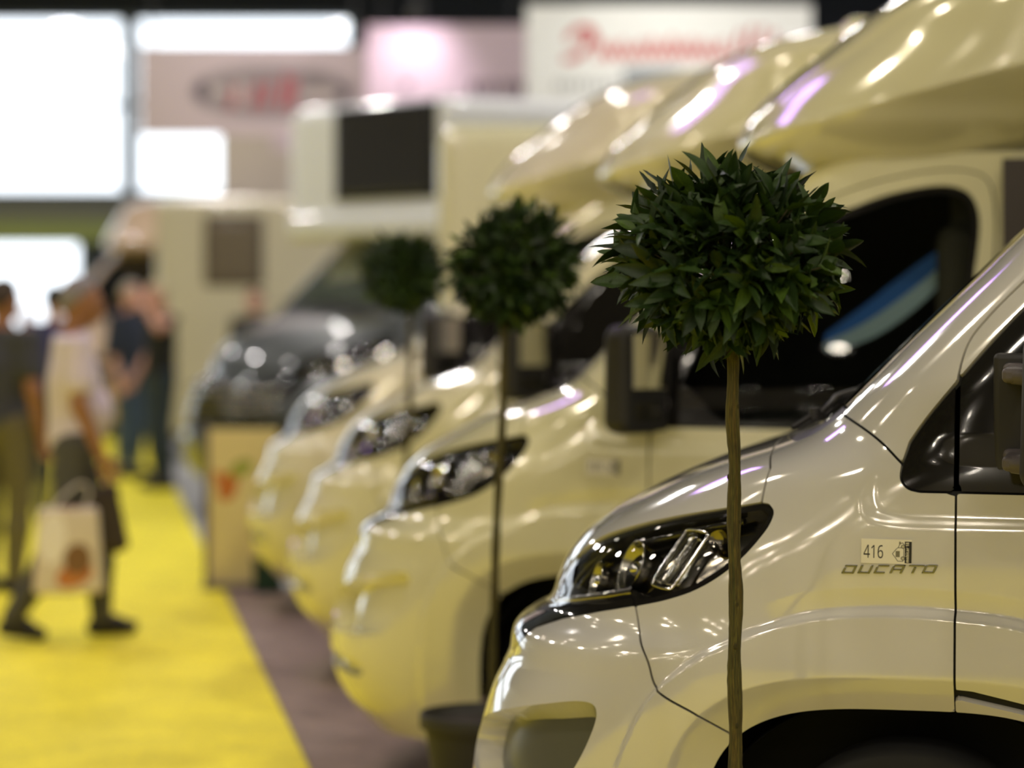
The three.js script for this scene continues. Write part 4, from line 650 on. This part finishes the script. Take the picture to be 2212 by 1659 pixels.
signBoard('hanging_banner', 'mauve grey hanging banner with a dark oval emblem in red and grey', 30, 305, 790, 100, 292, (x, w, h) => {
  x.fillStyle = '#8d8384'; x.beginPath(); x.ellipse(w * 0.585, h * 0.52, w * 0.36, h * 0.31, 0, 0, 7); x.fill();
  x.fillStyle = '#5e5560'; x.beginPath(); x.ellipse(w * 0.27, h * 0.50, w * 0.035, h * 0.12, 0, 0, 7); x.fill(); x.beginPath(); x.ellipse(w * 0.90, h * 0.54, w * 0.03, h * 0.10, 0, 0, 7); x.fill();
  x.fillStyle = '#c4b8b4'; x.beginPath(); x.ellipse(w * 0.80, h * 0.55, w * 0.09, h * 0.06, -0.1, 0, 7); x.fill(); x.fillRect(w * 0.30, h * 0.46, w * 0.08, h * 0.08); x.fillRect(w * 0.43, h * 0.40, w * 0.03, h * 0.26);
  for (const [u, l] of [[0.40, 0.2], [0.50, 0.24], [0.555, 0.26], [0.63, 0.34], [0.665, 0.3]]) slant(x, w * u, h * 0.68, w * 0.026, h * l, w * 0.02, '#a5494f');
}, std([0.3, 0.26, 0.27], 0.8), '#bfb0b3', [-0.45, 0.45]);
signBoard('stand_wall', 'beige mauve partition wall below the oval emblem banner', 31.5, 478, 800, 285, 700, (x, w, h) => { x.fillStyle = '#d9c6d2'; x.fillRect(w * 0.35, 0, w * 0.4, h * 0.1); }, std([0.3, 0.26, 0.27], 0.8), '#c9bdb2').userData.category = 'wall panel';
signBoard('fascia_panel', 'pale pink fascia panel lit by a lamp at its upper edge', 29, 792, 1140, 55, 330, (x, w, h) => { for (const u of [0.66, 0.72, 0.78, 0.85, 0.91, 0.96]) slant(x, w * u, h * 0.53, w * 0.035, h * 0.07, 0, '#4a3a44'); x.fillStyle = '#8a7480'; x.fillRect(w * 0.22, h * 0.44, w * 0.06, h * 0.06); }, std([0.4, 0.3, 0.35], 0.8), '#dcc6d2', [-0.4, 0.4]).userData.category = 'wall panel';
signBoard('hanging_sign', 'white hanging sign with red script lettering above the motorhomes', 26, 1137, 1752, 12, 245, (x, w, h) => {
  x.strokeStyle = '#b81a1a'; x.lineCap = 'round'; x.lineJoin = 'round'; x.lineWidth = w * 0.024;
  x.beginPath(); x.moveTo(w * 0.21, h * 0.22); x.bezierCurveTo(w * 0.24, h * 0.3, w * 0.20, h * 0.5, w * 0.14, h * 0.50); x.stroke(); x.beginPath(); x.moveTo(w * 0.15, h * 0.30); x.bezierCurveTo(w * 0.19, h * 0.16, w * 0.25, h * 0.2, w * 0.235, h * 0.34); x.stroke();
  let u = 0.25; for (const l of [0.16, 0.14, 0.16, 0.12, 0.16, 0.18, 0.15, 0.2, 0.16, 0.18, 0.16, 0.14, 0.17]) { slant(x, w * u, h * 0.50, w * 0.013, h * l, w * 0.018, '#c02420'); x.lineWidth = w * 0.011; x.beginPath(); x.moveTo(w * (u + 0.015), h * (0.5 - l)); x.quadraticCurveTo(w * (u + 0.03), h * 0.5, w * (u + 0.034), h * 0.46); x.stroke(); u += 0.035; }
  for (const [p, l] of [[0.72, 0.24], [0.76, 0.28], [0.80, 0.28], [0.84, 0.24]]) slant(x, w * p, h * 0.50, w * 0.016, h * l, w * 0.03, '#b92c2a');
  x.fillStyle = '#a9aaa8'; for (let k = 0; k < 15; k++) x.fillRect(w * (0.10 + k * 0.03), h * 0.70, w * 0.018, h * 0.09);
  x.fillStyle = '#8f9498'; x.fillRect(w * 0.34, h * 0.58, w * 0.2, h * 0.14);
}, std([0.6, 0.6, 0.6], 0.8), '#ecece6', [-0.4, 0.4]);
// lamps that belong to those signs
function washLamp(label, at, to, rgb, cd, angle) {
  const t = thing('wash_lamp', label, 'lamp', at, 0), dir = V(to[0] - at[0], to[1] - at[1], to[2] - at[2]).normalize(), q = new THREE.Quaternion().setFromUnitVectors(V(0, 1, 0), dir);
  const hd = obj('housing', headGeo, lampHousing, t); hd.quaternion.copy(q); const b = obj('bulb', bulbGeo, new THREE.MeshStandardMaterial({ color: 0xffffff, emissive: new THREE.Color().setRGB(...rgb), emissiveIntensity: 30 }), t); b.position.copy(dir.clone().multiplyScalar(0.045));
  obj('hanger', bar([0, 0.05, 0], [0, CEILING - at[1], 0], 0.012, 6), lampHousing, t);
  const L = new THREE.SpotLight(new THREE.Color().setRGB(...rgb), cd, 0, angle, 0.8, 2); L.position.copy(V(...at).addScaledVector(dir, 0.045)); L.target.position.set(...to); L.castShadow = true; L.shadow.radius = 2; scene.add(L, L.target);
}
{ const a = place(900, 30, 28.2), b = place(880, 170, 29); washLamp('small lamp on the pink fascia panel', a, b, [1, 0.86, 0.95], 6, 0.9); }
{ const a = place(1430, -60, 24.6), b = place(1430, 120, 26); washLamp('small lamp above the white sign with red script', a, b, [1, 0.98, 0.93], 3, 0.9); }
{ const a = place(560, -70, 28), b = place(560, 250, 30); washLamp('small lamp above the oval emblem banner', a, b, [1, 0.88, 0.93], 8, 0.9); }
// violet light bar over the aisle
{
  const at = [-1.7, 5.3, -13.9], w = 1.5, d = 0.9, t = thing('violet_light_bar', 'violet light bar hung above the motorhome row', 'light bar', at, 0.0);
  obj('housing', rbox(w + 0.08, 0.1, d + 0.08, 0.02, 0, 0.055, 0), lampHousing, t); obj('tube', box(w, 0.01, d, 0, 0, 0), new THREE.MeshStandardMaterial({ color: 0xffffff, emissive: new THREE.Color().setRGB(0.42, 0.22, 1.0), emissiveIntensity: 5 }), t);
  for (const u of [-0.6, 0.6]) obj('hanging_cable', bar([u, 0.1, 0], [u, CEILING - at[1], 0], 0.012, 6), lampHousing, t);
  const L = new THREE.RectAreaLight(new THREE.Color().setRGB(0.5, 0.25, 1.0), 11, w, d); L.position.set(at[0], at[1] - 0.02, at[2]); L.lookAt(at[0], 0, at[2]); scene.add(L);
}

renderer.render(scene, camera);
